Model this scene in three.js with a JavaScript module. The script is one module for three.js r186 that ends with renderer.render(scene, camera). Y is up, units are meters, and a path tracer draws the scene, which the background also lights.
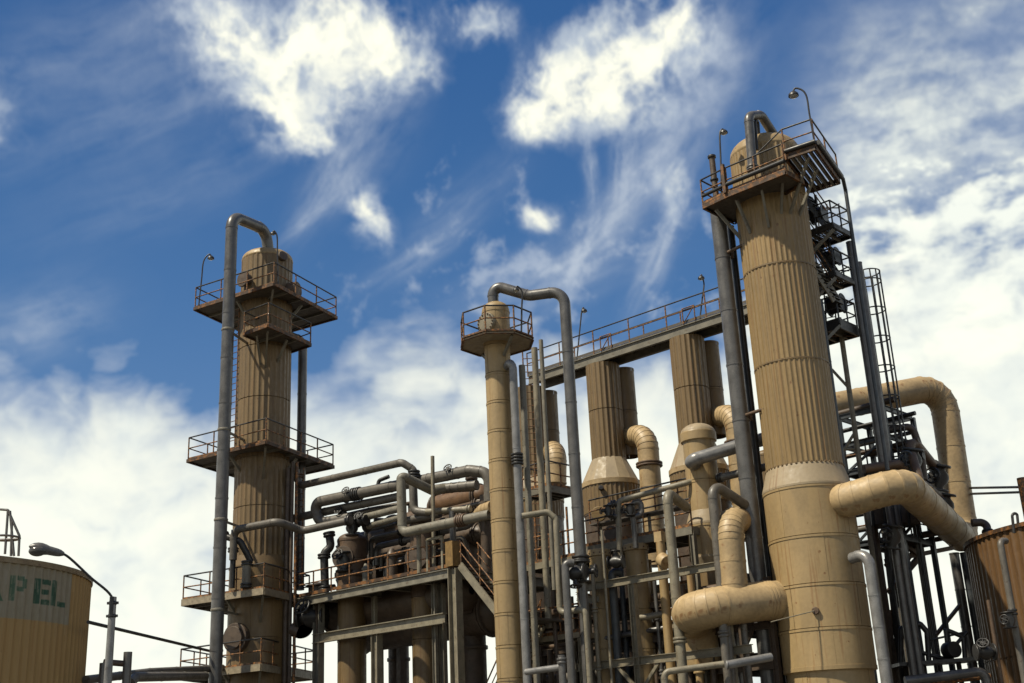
import * as THREE from 'three';
import { mergeGeometries } from 'three/addons/utils/BufferGeometryUtils.js';

// ---------- camera ----------
const scene = new THREE.Scene();
const FOCAL = 1200, PITCH = 19.25 * Math.PI / 180, ROLL = -2.65 * Math.PI / 180;
const camera = new THREE.PerspectiveCamera(2 * Math.atan(341.5 / FOCAL) * 180 / Math.PI, 1024 / 683, 0.1, 4000);
camera.position.set(0, 1.7, 0);
camera.rotation.set(PITCH, 0, ROLL, 'YXZ');
camera.updateMatrixWorld(true);

// ---------- sun and exposure ----------
const SUN = new THREE.Vector3(-0.883 * Math.cos(0.98), Math.sin(0.98), 0.469 * Math.cos(0.98));   // high on the left, a little behind the camera
const sun = new THREE.DirectionalLight(new THREE.Color(1, 0.92, 0.74), 5);
sun.name = 'sun';
sun.position.copy(SUN).multiplyScalar(120);
sun.castShadow = true;
sun.shadow.mapSize.set(4096, 4096);
Object.assign(sun.shadow.camera, { left: -60, right: 60, top: 60, bottom: -60, near: 1, far: 300 });
sun.shadow.radius = 3;
sun.target.position.set(0, 8, -48);
sun.position.add(sun.target.position);
scene.add(sun, sun.target);
const renderer = new THREE.WebGLRenderer({ antialias: true });
renderer.toneMapping = THREE.LinearToneMapping;
renderer.toneMappingExposure = 1.2;
renderer.shadowMap.enabled = true;

// ---------- noise ----------
const clamp = THREE.MathUtils.clamp, mix = THREE.MathUtils.lerp;
const sstep = (a, b, x) => { const t = clamp((x - a) / (b - a), 0, 1); return t * t * (3 - 2 * t); };
let seed = 20231;
const rnd = () => { seed = (seed * 1664525 + 1013904223) >>> 0; return seed / 4294967296; };
const PERM = new Uint8Array(512);
{ const p = [...Array(256).keys()]; for (let i = 255; i > 0; i--) { const j = Math.floor(rnd() * (i + 1)); [p[i], p[j]] = [p[j], p[i]]; } for (let i = 0; i < 512; i++) PERM[i] = p[i & 255]; }
const GX = Float32Array.from({ length: 256 }, (_, i) => Math.cos(i * 2.39996)), GY = Float32Array.from({ length: 256 }, (_, i) => Math.sin(i * 2.39996));
function grad2(x, y, wx = 256, wy = 256) {           // gradient noise, about -0.7..0.7, tiling after wx, wy cells
  const ix = Math.floor(x), iy = Math.floor(y), fx = x - ix, fy = y - iy;
  const m = (a, w) => ((a % w) + w) % w, x0 = m(ix, wx), x1 = m(ix + 1, wx), y0 = m(iy, wy), y1 = m(iy + 1, wy);
  const a = PERM[PERM[x0] + y0], b = PERM[PERM[x1] + y0], c = PERM[PERM[x0] + y1], d = PERM[PERM[x1] + y1];
  const u = fx * fx * fx * (fx * (fx * 6 - 15) + 10), v = fy * fy * fy * (fy * (fy * 6 - 15) + 10);
  const n0 = GX[a] * fx + GY[a] * fy, n1 = GX[b] * (fx - 1) + GY[b] * fy, n2 = GX[c] * fx + GY[c] * (fy - 1), n3 = GX[d] * (fx - 1) + GY[d] * (fy - 1);
  return n0 + u * (n1 - n0) + v * (n2 + u * (n3 - n2) - n0 - u * (n1 - n0));
}
function fbm(x, y, oct, w = 0) { let s = 0, a = 1, t = 0; for (let i = 0; i < oct; i++) { s += a * (w ? grad2(x, y, w, w) : grad2(x + i * 17.3, y - i * 9.1)); t += a; a *= 0.52; x *= 2; y *= 2; w *= 2; } return s / t; }
function fbm4(x, y, oct, p) { let s = 0, a = 1, t = 0; for (let i = 0; i < oct; i++) { s += a * grad2(x + i * 17.3, y - i * 9.1); t += a; a *= p; x *= 2.03; y *= 2.03; } return s / t; }

// ---------- sky: air and clouds by azimuth and elevation, in degrees (0 = straight ahead) ----------
const CUMULUS = [   // azimuth, elevation, half width, half height, turn in degrees, strength
  [-9.3, 30.3, 3.6, 1.9, 22, 1.0], [-13.2, 31.2, 3.6, 1.9, -20, .78], [-7.2, 31.4, 2.6, 1.5, -10, .85], [-10.6, 28.3, 1.7, 1.4, -35, .72], [-9.6, 27.0, 1.3, .8, 10, .55], [-4.9, 30.6, 1.5, .7, -15, .52], [-12.5, 28.9, 1.2, .7, 0, .4],
  [3.0, 28.6, 2.0, 1.35, 5, 1.15], [5.0, 29.6, 2.0, 1.3, 20, .85], [7.6, 31.2, 3.0, 1.6, 12, .8], [9.6, 29.8, 2.2, 1.4, 0, .62], [6.6, 28.0, 2.2, 1.2, -20, .55], [1.9, 27.4, 1.2, .6, 0, .5], [3.9, 31.0, 1.2, .8, 10, .55],
  [-6.9, 23.4, 1.0, 1.3, 25, .75], [1.8, 23.3, 1.0, .5, 20, .66], [-0.8, 32.4, 1.5, .8, -15, .78], [8.6, 23.9, 1.2, 1.1, -30, .5],
  [-30, 27, 4, 2.6, 0, .9], [-38, 34, 5, 3, 0, .9], [33, 35, 6, 3, 10, .9], [-6, 41, 6, 3, 0, .9], [18, 44, 6, 3.5, 0, .9],
];
const WISPS = [     // azimuth, elevation, half length, half width, direction in degrees, strength
  [-18, 27.5, 6.5, 1.6, 26, .16], [-16, 24.6, 6.5, 1.4, 24, .12], [-20.5, 30, 6, 2.2, 20, .17], [-8.6, 25.2, 2.4, .9, 55, .36], [-6.6, 27.3, 2.6, 1.4, 55, .26], [-4.3, 21.8, 2.6, .6, 30, .26], [-9.6, 23.6, 1.6, .35, 35, .26], [-13.6, 32.4, 4.2, 1.5, 8, .42], [-13.0, 29.6, 2.6, 1.6, -20, .3],
  [7.4, 21.3, 2.5, .55, 62, .46], [6.0, 25.0, 2.6, .6, 78, .44], [3.4, 22.0, 4.2, 1.0, 28, .26], [5.6, 23.4, 4.2, .9, 42, .30], [9.4, 27.2, 3.4, 1.9, 60, .36], [4.5, 25.4, 1.6, .3, 84, .4], [11.2, 29.5, 2.8, 2.0, 30, .34], [2.0, 20.4, 4.5, 1.1, 12, .24], [-2.0, 24.0, 3.6, 1.0, 35, .14], [-22, 18.3, 2.6, 1.3, 20, .3],
];
function skyAt(az, el, out) {
  const e = Math.max(el, 0), k = 1 / (Math.sin(e * Math.PI / 180) + 0.09), ar = az * Math.PI / 180;
  const qx = Math.sin(ar) * Math.cos(e * Math.PI / 180) * k, qz = -Math.cos(ar) * Math.cos(e * Math.PI / 180) * k;
  // clear air
  const h = Math.pow(1 - e / 90, 3.2);
  let r = mix(0.014, 0.105, h), g = mix(0.068, 0.285, h), b = mix(0.235, 0.565, h);
  const low = Math.exp(-e / 6.5); r = mix(r, 0.62, low * .8); g = mix(g, 0.66, low * .8); b = mix(b, 0.68, low * .8);
  // where the clouds lie
  az += (el - 18) * .011; el = 17.75 + (el - 19.25) * .965; az -= 1.1 * Math.tanh(az / 30);
  const wx = fbm4(az * .17 + 3.1, el * .17 - 1.7, 4, .55) * 2.6, wy = fbm4(az * .17 - 8.2, el * .17 + 5.3, 4, .55) * 2.6;
  const fine = fbm4(az * .46 + wx * .30, el * .50 + wy * .30, 8, .63);
  // heaped clouds
  let heap = 0;
  for (const [ca, ce, ra, re, turn, s] of CUMULUS) {
    let dx = az - ca; if (dx > 180) dx -= 360; if (dx < -180) dx += 360;
    if (Math.abs(dx) > 3.2 * Math.max(ra, re) + 3) continue;
    dx += wx * .55; const dy = el - ce + wy * .55, c = Math.cos(turn * Math.PI / 180), sn = Math.sin(turn * Math.PI / 180);
    const u = (dx * c + dy * sn) / ra, v = (-dx * sn + dy * c) / re; heap += s * Math.exp(-(u * u + v * v) * .9);
  }
  const away = sstep(30, 48, Math.abs(az)) + sstep(38, 50, el);
  heap += clamp(away, 0, 1) * (clamp(fbm4(qx * 1.1 + 7, qz * 1.1, 3, .5) * 2.2 + .04, 0, 1.0));
  const curl = Math.abs(fbm4(az * .85 + wx * .5 + 11, el * .95 + wy * .5, 6, .6));
  const body = Math.min(heap, 1.25), dh = Math.max(0, body + fine * 1.8 * (.25 + Math.min(heap, .8)) - curl * .9 * Math.min(1, body * 1.5) - .20);
  const aH = 1 - Math.exp(-dh * 2.1);
  // the bank low down, and the rippled sheet that climbs on the right
  const right = sstep(11.5, 18, az - (el - 24) * .35) * (1 - sstep(60, 110, az)), left = sstep(-8, -16, az);
  const topEl = mix(18.2, 16.4, left) + right * 3.2 + wy * 1.9;
  const bank = sstep(topEl + 4.5, topEl - 8.5, el);
  const flat = sstep(9, 24, el), puff = mix(fbm4(az * .11 + wx * .22 + 4, el * .17 + wy * .22 + 9, 7, .58), fbm4(qx * 2.3 + 4, qz * 2.3 + 9, 7, .60), flat * .6), ripple = mix(fbm4(az * .34 + wx * .3, el * .5 + wy * .3, 6, .6), fbm4(qx * 5.2 + wx * .12 + 2, qz * 7.5 + wy * .12, 6, .62), flat);
  const dapple = fbm4(az * .55 + wx * .4 + 40, el * .95 + wy * .4, 6, .62), veil = right * sstep(36, 22, el) * .62 * clamp(1.1 + ripple * 1.3 + dapple * 1.0 + puff * .9, .25, 1.9);
  const db = Math.max(0, bank * 1.25 + puff * mix(1.3, 1.0, bank) + ripple * (.35 + right * .4) + dapple * right * .5 - .34);
  const aB = clamp(1 - Math.exp(-db * 2.4) + veil * (1 - bank), 0, 1);
  // thin wisps
  let wisp = 0;
  for (const [ca, ce, rl, rw, turn, s] of WISPS) {
    const dx = az - ca + wx * .35, dy = el - ce + wy * .35, c = Math.cos(turn * Math.PI / 180), sn = Math.sin(turn * Math.PI / 180);
    const u = (dx * c + dy * sn) / rl, v = (-dx * sn + dy * c) / rw, f = Math.exp(-(u * u + v * v)); if (f < .01) continue;
    wisp += s * f * clamp(.75 + 1.7 * fbm4(u * .9 + ca + v * .15, v * 1.5 + ce, 6, .6) + .8 * fine, 0, 2);
  }
  const tone = fbm4(az * .30 + 31 + wx * .3, el * .36 - 12 + wy * .3, 6, .56);
  const paint = (a, tr, tg, tb) => { r = mix(r, tr, a); g = mix(g, tg, a); b = mix(b, tb, a); };
  paint(clamp(wisp, 0, .6), .62, .68, .74);
  const thin = clamp(Math.max(0, Math.min(heap, .9) * .95 + fine * 1.3 * Math.min(1, heap * 3) - .05), 0, 1) * .66, scud = sstep(.16, .5, fine + puff * .5 + .25 * Math.exp(-(((az - 4) / 9) ** 2) - ((el - 22) / 4) ** 2)) * sstep(30, 24, el) * sstep(-16, -4, az) * .4;
  paint(Math.max(thin, scud), .66, .72, .78);
  const core = sstep(.15, .85, aB + tone * .6 + ripple * .25), warm = sstep(-.22, .3, tone + puff * .5 + (14 - el) * .022 - right * .05);
  paint(aB * .97, mix(.56, 1.10, core * mix(.70, 1, warm)), mix(.62, 1.10, core * mix(.74, 1, warm)), mix(.70, .93, core * mix(.78, 1, warm)));
  const heart = sstep(.1, .8, aH) * clamp(.60 + tone * 1.9 + sstep(.35, 1.1, dh) * .42 - curl * .9, .12, 1.1);
  paint(aH * .95, mix(.46, 1.14, heart), mix(.54, 1.12, heart), mix(.64, .91, heart));
  if (el < 0) { const t = sstep(0, -4, el); r = mix(r, .30, t); g = mix(g, .28, t); b = mix(b, .25, t); }
  out[0] = r * .86; out[1] = g * .86; out[2] = b * .86;
}
function makeSky() {
  const W = 4096, H = 2048, S = 4, cw = W / S, ch = H / S, coarse = new Float32Array(cw * ch * 3), data = new Float32Array(W * H * 4), c = [0, 0, 0];
  const azOf = (u) => { let a = ((u - .5) * 360) + 90; if (a > 180) a -= 360; return a; };
  for (let j = 0; j < ch; j++) for (let i = 0; i < cw; i++) {
    const el = ((j + .5) / ch - .5) * 180;
    if (el < -6) { c[0] = .30; c[1] = .28; c[2] = .25; } else skyAt(azOf((i + .5) / cw), el, c);
    coarse.set(c, (j * cw + i) * 3);
  }
  for (let j = 0; j < H; j++) {
    const el = ((j + .5) / H - .5) * 180, y = clamp((j + .5) / S - .5, 0, ch - 1.001), y0 = Math.floor(y), fy = y - y0;
    for (let i = 0; i < W; i++) {
      const az = azOf((i + .5) / W), o = (j * W + i) * 4;
      if (Math.abs(az) < 31 && el > -1 && el < 40) { skyAt(az, el, c); data[o] = c[0]; data[o + 1] = c[1]; data[o + 2] = c[2]; }
      else {
        const x = ((i + .5) / S - .5 + cw) % cw, x0 = Math.floor(x), x1 = (x0 + 1) % cw, fx = x - x0;
        for (let k = 0; k < 3; k++) data[o + k] = mix(mix(coarse[(y0 * cw + x0) * 3 + k], coarse[(y0 * cw + x1) * 3 + k], fx), mix(coarse[((y0 + 1) * cw + x0) * 3 + k], coarse[((y0 + 1) * cw + x1) * 3 + k], fx), fy);
      }
      data[o + 3] = 1;
    }
  }
  const t = new THREE.DataTexture(data, W, H, THREE.RGBAFormat, THREE.FloatType);
  t.mapping = THREE.EquirectangularReflectionMapping; t.magFilter = THREE.LinearFilter; t.minFilter = THREE.LinearFilter; t.needsUpdate = true;
  return t;
}
const skyTexture = makeSky();
scene.background = skyTexture;
scene.environment = skyTexture;

// ---------- where things stand: the pixel they show at, and how far off ----------
const V3 = (x, y, z) => new THREE.Vector3(x, y, z);
const viewInv = camera.matrixWorld.clone().invert();
const ray = (px, py) => V3((px - 512) / FOCAL, -(py - 341.5) / FOCAL, -1).transformDirection(camera.matrixWorld);
const at = (px, py, dist) => { const d = ray(px, py); return camera.position.clone().addScaledVector(d, -dist / d.z); };
const atLevel = (px, py, level) => { const d = ray(px, py); return camera.position.clone().addScaledVector(d, (level - camera.position.y) / d.y); };
const metres = (p) => -p.clone().applyMatrix4(viewInv).z / FOCAL;                 // metres to a pixel at a point
const seenX = (p) => { const q = p.clone().applyMatrix4(viewInv); return 512 + FOCAL * q.x / -q.z; };
const seenY = (p) => { const q = p.clone().applyMatrix4(viewInv); return 341.5 - FOCAL * q.y / -q.z; };
function levelAt(x, z, py) { let a = -5, b = 60; for (let i = 0; i < 40; i++) { const m = (a + b) / 2; if (seenY(V3(x, m, z)) > py) a = m; else b = m; } return a; }
function runTo(start, dir, px) { let a = -60, b = 60; const s = Math.sign(seenX(start.clone().addScaledVector(dir, 1)) - seenX(start)); for (let i = 0; i < 50; i++) { const m = (a + b) / 2, p = start.clone().addScaledVector(dir, m); if (p.z > -5 || (seenX(p) - px) * s > 0) b = m; else a = m; } return start.clone().addScaledVector(dir, a); }
const AX = V3(-0.731, 0, -0.682), BX = V3(0.682, 0, -0.731);                      // the plant's two directions: left and away, right and away

// ---------- geometry ----------
function geom(pos, nor, uv, idx) {
  const g = new THREE.BufferGeometry();
  g.setAttribute('position', new THREE.Float32BufferAttribute(pos, 3)); g.setAttribute('normal', new THREE.Float32BufferAttribute(nor, 3)); g.setAttribute('uv', new THREE.Float32BufferAttribute(uv, 2)); g.setIndex(idx);
  return g;
}
// rings: {p, t, r, a (slope of the normal along t), v}; equal neighbours make hard edges
function ringTube(rings, seg, capA = false, capB = false) {
  const pos = [], nor = [], uv = [], idx = []; let n = null, len = 0, prev = null;
  for (const k of rings) {
    const t = k.t.clone().normalize();
    if (!n) { n = Math.abs(t.y) > .9 ? V3(1, 0, 0) : V3(0, 1, 0); }
    n.addScaledVector(t, -n.dot(t)).normalize();
    const b = t.clone().cross(n); if (prev) len += prev.distanceTo(k.p); prev = k.p;
    const a = k.a || 0, c = Math.sqrt(1 - a * a);
    for (let i = 0; i <= seg; i++) {
      const th = i / seg * Math.PI * 2, cs = Math.cos(th), sn = Math.sin(th), dx = n.x * cs + b.x * sn, dy = n.y * cs + b.y * sn, dz = n.z * cs + b.z * sn;
      pos.push(k.p.x + dx * k.r, k.p.y + dy * k.r, k.p.z + dz * k.r); nor.push(dx * c + t.x * a, dy * c + t.y * a, dz * c + t.z * a); uv.push(th * k.r, len);
    }
  }
  const w = seg + 1;
  for (let j = 0; j < rings.length - 1; j++) for (let i = 0; i < seg; i++) { const q = j * w + i; idx.push(q, q + w, q + 1, q + 1, q + w, q + w + 1); }
  const cap = (k, sign) => {
    const base = pos.length / 3, j = k ? rings.length - 1 : 0, t = rings[j].t.clone().normalize();
    pos.push(rings[j].p.x, rings[j].p.y, rings[j].p.z); nor.push(t.x * sign, t.y * sign, t.z * sign); uv.push(0, 0);
    for (let i = 0; i <= seg; i++) { const q = (j * w + i) * 3; pos.push(pos[q], pos[q + 1], pos[q + 2]); nor.push(t.x * sign, t.y * sign, t.z * sign); uv.push(Math.cos(i / seg * 6.283) * rings[j].r, Math.sin(i / seg * 6.283) * rings[j].r); }
    for (let i = 0; i < seg; i++) sign > 0 ? idx.push(base, base + 1 + i, base + 2 + i) : idx.push(base, base + 2 + i, base + 1 + i);
  };
  if (capA) cap(0, -1); if (capB) cap(1, 1);
  const g = geom(pos, nor, uv, idx);
  // faces must agree with normals
  const i0 = idx[0] * 3, i1 = idx[1] * 3, i2 = idx[2] * 3, A = V3(pos[i0], pos[i0 + 1], pos[i0 + 2]), B = V3(pos[i1], pos[i1 + 1], pos[i1 + 2]), C = V3(pos[i2], pos[i2 + 1], pos[i2 + 2]);
  if (B.sub(A).cross(C.sub(A)).dot(V3(nor[i0], nor[i0 + 1], nor[i0 + 2])) < 0) { const m = (rings.length - 1) * seg * 6; for (let i = 0; i < m; i += 3) { const s = idx[i]; idx[i] = idx[i + 1]; idx[i + 1] = s; } g.setIndex(idx); }
  return g;
}
const rod = (a, b, r, seg = 8) => ringTube([{ p: a, t: b.clone().sub(a), r }, { p: b, t: b.clone().sub(a), r }], seg, true, true);
const disc = (c, dir, r, thick, seg = 20) => rod(c.clone().addScaledVector(dir, -thick / 2), c.clone().addScaledVector(dir, thick / 2), r, seg);
function drum(c, dir, r, thick, seg = 24, round = .02) {      // a disc with softened rims
  const d = dir.clone().normalize(), p = (s) => c.clone().addScaledVector(d, s), h = thick / 2;
  return ringTube([{ p: p(-h), t: d, r: r - round, a: -.9 }, { p: p(-h + round), t: d, r, a: -.2 }, { p: p(h - round), t: d, r, a: .2 }, { p: p(h), t: d, r: r - round, a: .9 }], seg, true, true);
}
function torus(c, dir, R, r, seg = 24, tube = 6) {
  const d = dir.clone().normalize(), u = Math.abs(d.y) > .9 ? V3(1, 0, 0) : V3(0, 1, 0); u.addScaledVector(d, -u.dot(d)).normalize(); const v = d.clone().cross(u), rings = [];
  for (let i = 0; i <= seg; i++) { const th = i / seg * Math.PI * 2; rings.push({ p: c.clone().addScaledVector(u, R * Math.cos(th)).addScaledVector(v, R * Math.sin(th)), t: u.clone().multiplyScalar(-Math.sin(th)).addScaledVector(v, Math.cos(th)), r }); }
  return ringTube(rings, tube);
}
function hull(corner, faces) {       // flat faces with uv in metres
  const pos = [], nor = [], uv = [], idx = [];
  const mid = corner.reduce((s, p) => s.add(p), V3(0, 0, 0)).multiplyScalar(1 / corner.length);
  for (let f of faces) {
    let q = f.map((i) => corner[i]); const n = q[1].clone().sub(q[0]).cross(q[2].clone().sub(q[0])).normalize();
    if (n.dot(q[0].clone().sub(mid)) < 0) { q = q.reverse(); n.negate(); }
    const u = q[1].clone().sub(q[0]).normalize(), v = n.clone().cross(u), base = pos.length / 3;
    for (const p of q) { pos.push(p.x, p.y, p.z); nor.push(n.x, n.y, n.z); const d = p.clone().sub(q[0]); uv.push(d.dot(u) + q[0].x, d.dot(v) + q[0].y); }
    for (let i = 1; i < q.length - 1; i++) idx.push(base, base + i, base + i + 1);
  }
  return geom(pos, nor, uv, idx);
}
function bar(a, b, w, h, up = V3(0, 1, 0), off = 0, side = 0) {       // a box from a to b, h tall along up, w wide
  const d = b.clone().sub(a).normalize(); let u = up.clone(); if (Math.abs(d.dot(u)) > .98) u = BX.clone(); u.addScaledVector(d, -d.dot(u)).normalize(); const s = d.clone().cross(u), c = [];
  for (const e of [a, b]) for (const [i, j] of [[-1, -1], [1, -1], [1, 1], [-1, 1]]) c.push(e.clone().addScaledVector(s, i * w / 2 + side).addScaledVector(u, j * h / 2 + off));
  return hull(c, [[0, 1, 2, 3], [4, 5, 6, 7], [0, 1, 5, 4], [1, 2, 6, 5], [2, 3, 7, 6], [3, 0, 4, 7]]);
}
const join = (list) => list.length > 1 ? mergeGeometries(list) : list[0];
const ibeam = (a, b, w, h, up) => join([bar(a, b, w, h * .09, up, h * .455), bar(a, b, w, h * .09, up, -h * .455), bar(a, b, w * .1, h * .83, up)]);
const channel = (a, b, w, h, up) => join([bar(a, b, w, h * .08, up, h * .46), bar(a, b, w, h * .08, up, -h * .46), bar(a, b, w * .14, h * .84, up, 0, w * .4)]);
function slab(poly, top, thick) {      // a flat plate of any outline (list of points), its top at the given level
  const n = poly.length, c = [...poly.map((p) => V3(p.x, top, p.z)), ...poly.map((p) => V3(p.x, top - thick, p.z))], f = [[...Array(n).keys()], [...Array(n).keys()].map((i) => i + n)];
  for (let i = 0; i < n; i++) f.push([i, (i + 1) % n, (i + 1) % n + n, i + n]);
  return hull(c, f);
}
// upright shell of revolution: outline [[y, r], ...] from below; smooth joins the slopes; ribs stand proud by depth
function shell(x, z, outline, { seg = 48, smooth = false, ribs = 0, depth = 0, bottom = false, top = false, turn = 0, span = null, wave = null } = {}) {
  if (ribs) seg = ribs * 6;
  const [first, last] = span || [0, 1]; let i0 = 0, i1 = seg; if (ribs) { i0 = Math.round(first * ribs) * 6; i1 = Math.round(last * ribs) * 6; } else { i0 = 0; i1 = Math.max(4, Math.round(seg * (last - first))); }
  const rows = [], slope = (i) => { const [y0, r0] = outline[i], [y1, r1] = outline[i + 1], l = Math.hypot(y1 - y0, r1 - r0) || 1; return [(y1 - y0) / l, -(r1 - r0) / l]; };
  if (smooth) outline.forEach((o, i) => { const s = [0, 0]; for (const j of [i - 1, i]) if (j >= 0 && j < outline.length - 1) { const q = slope(j); s[0] += q[0]; s[1] += q[1]; } const l = Math.hypot(...s) || 1; rows.push([o[0], o[1], s[0] / l, s[1] / l]); });
  else for (let i = 0; i < outline.length - 1; i++) { const s = slope(i); rows.push([...outline[i], ...s], [...outline[i + 1], ...s]); }
  const pos = [], nor = [], uv = [], idx = [], w = i1 - i0 + 1, wide = Math.max(...outline.map((o) => o[1]), .3); let len = 0;
  rows.forEach(([y, r, nr, ny], j) => {
    if (j) len += Math.hypot(y - rows[j - 1][0], r - rows[j - 1][1]);
    for (let i = i0; i <= i1; i++) {
      const th = (ribs ? i / seg : first + (last - first) * i / i1) * Math.PI * 2 + turn; let rr = r, dn = 0;
      if (ribs) { rr = r + depth * (wave ? wave[Math.floor(i / 6) % wave.length] : 1) * [0, 0, .85, 1, .85, 0][i % 6]; dn = [0, -.30, -.9, 0, .9, .30][i % 6] * .8; }
      const cs = Math.cos(th), sn = Math.sin(th), m = 1 / Math.hypot(1, dn);
      pos.push(x + cs * rr, y, z + sn * rr); nor.push((cs * nr - sn * dn) * m, ny * m, (sn * nr + cs * dn) * m); uv.push(-th * wide, len + rows[0][0]);
    }
  });
  for (let j = 0; j < rows.length - 1; j++) { if (!smooth && j % 2) continue; for (let i = 0; i < i1 - i0; i++) { const q = j * w + i; idx.push(q, q + w, q + 1, q + 1, q + w, q + w + 1); } }
  const lid = (row, s) => { const [y, r] = rows[row], base = pos.length / 3; pos.push(x, y, z); nor.push(0, s, 0); uv.push(0, 0); for (let i = 0; i <= seg; i++) { const th = i / seg * Math.PI * 2; pos.push(x + Math.cos(th) * r, y, z + Math.sin(th) * r); nor.push(0, s, 0); uv.push(Math.cos(th) * r, Math.sin(th) * r); } for (let i = 0; i < seg; i++) s > 0 ? idx.push(base, base + 2 + i, base + 1 + i) : idx.push(base, base + 1 + i, base + 2 + i); };
  if (bottom) lid(0, -1); if (top) lid(rows.length - 1, 1);
  return geom(pos, nor, uv, idx);
}
const domeLine = (y, r, h, n = 8) => Array.from({ length: n + 1 }, (_, i) => { const a = i / n * Math.PI / 2; return [y + h * Math.sin(a), Math.max(r * Math.cos(a), .001)]; });

// ---------- objects ----------
const taken = new Map(), origin = new WeakMap();
const numbered = (n) => { const k = taken.get(n) || 0; taken.set(n, k + 1); return k ? n + '_' + String(k).padStart(3, '0') : n; };
function thing(name, label, category, base, group) {
  const o = new THREE.Group(); o.name = numbered(name); o.position.copy(base); o.userData = { label, category }; if (group) o.userData.group = group;
  origin.set(o, base.clone()); scene.add(o); return o;
}
function part(parent, name, g, mat, label) {
  g = Array.isArray(g) ? join(g) : g; const b = origin.get(parent); g.translate(-b.x, -b.y, -b.z);
  const m = new THREE.Mesh(g, mat); m.name = name; m.castShadow = m.receiveShadow = true; if (label) m.userData.label = label;
  origin.set(m, b); parent.add(m); return m;
}
function structure(name, g, mat) { const m = new THREE.Mesh(g, mat); m.name = name; m.userData.kind = 'structure'; m.castShadow = m.receiveShadow = true; scene.add(m); return m; }

// ---------- materials ----------
function tex(n, fn, srgb = true) {
  const d = new Uint8Array(n * n * 4), c = [0, 0, 0];
  for (let j = 0; j < n; j++) for (let i = 0; i < n; i++) { fn(i / n, j / n, c); const o = (j * n + i) * 4; for (let k = 0; k < 3; k++) d[o + k] = clamp(c[k], 0, 1) * 255; d[o + 3] = 255; }
  const t = new THREE.DataTexture(d, n, n); t.wrapS = t.wrapT = THREE.RepeatWrapping; t.magFilter = THREE.LinearFilter; t.minFilter = THREE.LinearMipmapLinearFilter; t.generateMipmaps = true; if (srgb) t.colorSpace = THREE.SRGBColorSpace; t.needsUpdate = true; return t;
}
const scaled = (t, u, v = u) => { const c = t.clone(); c.repeat.set(1 / u, 1 / v); c.needsUpdate = true; return c; };
// run marks down old paint: rust tears, pale washes, grime with its own grain
const runs = tex(1024, (u, v, c) => {
  const s1 = grad2(u * 64, v * 2, 64, 2) + .5 * grad2(u * 128, v * 5, 128, 5), s2 = grad2(u * 24, v * 4, 24, 4), blot = fbm(u * 5, v * 5, 5, 5), grain = fbm(u * 60, v * 60, 3, 60);
  const rust = sstep(.20, .62, s1 + blot * .9), pale = sstep(.16, .5, s2 - blot * .7), spot = sstep(.30, .44, fbm(u * 26 + .3, v * 26, 4, 26));
  let l = .86 + blot * .16 + grain * .07;
  c[0] = l; c[1] = l; c[2] = l;
  c[0] = mix(c[0], .62, rust * .32); c[1] = mix(c[1], .50, rust * .34); c[2] = mix(c[2], .40, rust * .34);
  for (let k = 0; k < 3; k++) c[k] = mix(c[k], [.97, .96, .93][k], pale * .35);
  c[0] = mix(c[0], .47, spot * .6); c[1] = mix(c[1], .32, spot * .65); c[2] = mix(c[2], .2, spot * .65);
});
const blotch = tex(512, (u, v, c) => {
  const a = fbm(u * 5, v * 5, 6, 5), g = fbm(u * 40, v * 40, 3, 40), s = sstep(.18, .36, fbm(u * 12 + .5, v * 12, 5, 12));
  const l = .84 + a * .26 + g * .10; c[0] = mix(l, .52, s * .5); c[1] = mix(l, .42, s * .55); c[2] = mix(l * .99, .33, s * .55);
});
const rusty = tex(512, (u, v, c) => {
  const a = fbm(u * 7, v * 7, 6, 7), g = fbm(u * 50, v * 50, 3, 50), f = sstep(-.06, .16, a + g * .3);
  c[0] = mix(.42, .76, f) + g * .15; c[1] = mix(.32, .53, f) + g * .12; c[2] = mix(.23, .29, f) + g * .1;
});
const spangle = tex(512, (u, v, c) => {
  const a = fbm(u * 6, v * 6, 5, 6), g = fbm(u * 70, v * 70, 2, 70), s = sstep(.2, .42, fbm(u * 9 + .2, v * 9, 5, 9));
  const l = .80 + a * .26 + g * .14; c[0] = mix(l, .56, s * .45); c[1] = mix(l, .48, s * .5); c[2] = mix(l * 1.01, .42, s * .5);
});
const dents = tex(512, (u, v, c) => { const a = .5 + fbm(u * 6, v * 6, 5, 6) * .55 + grad2(u * 60, v * 60, 60, 60) * .06; c[0] = c[1] = c[2] = a; }, false);
const rough = tex(256, (u, v, c) => { const a = .74 + fbm(u * 8, v * 8, 4, 8) * .5; c[0] = c[1] = c[2] = a; }, false);
function mat(name, color, { map = blotch, size = 3, sizeV, roughness = .75, metal = 0, bump = .012, bumpSize = 2 } = {}) {
  const m = new THREE.MeshStandardMaterial({ color: new THREE.Color(...color).multiplyScalar(.9), roughness, metalness: metal, map: map && scaled(map, size, sizeV), roughnessMap: scaled(rough, 1.7) });
  if (bump) { m.bumpMap = scaled(dents, bumpSize); m.bumpScale = bump; }
  m.name = name; return m;
}
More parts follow.
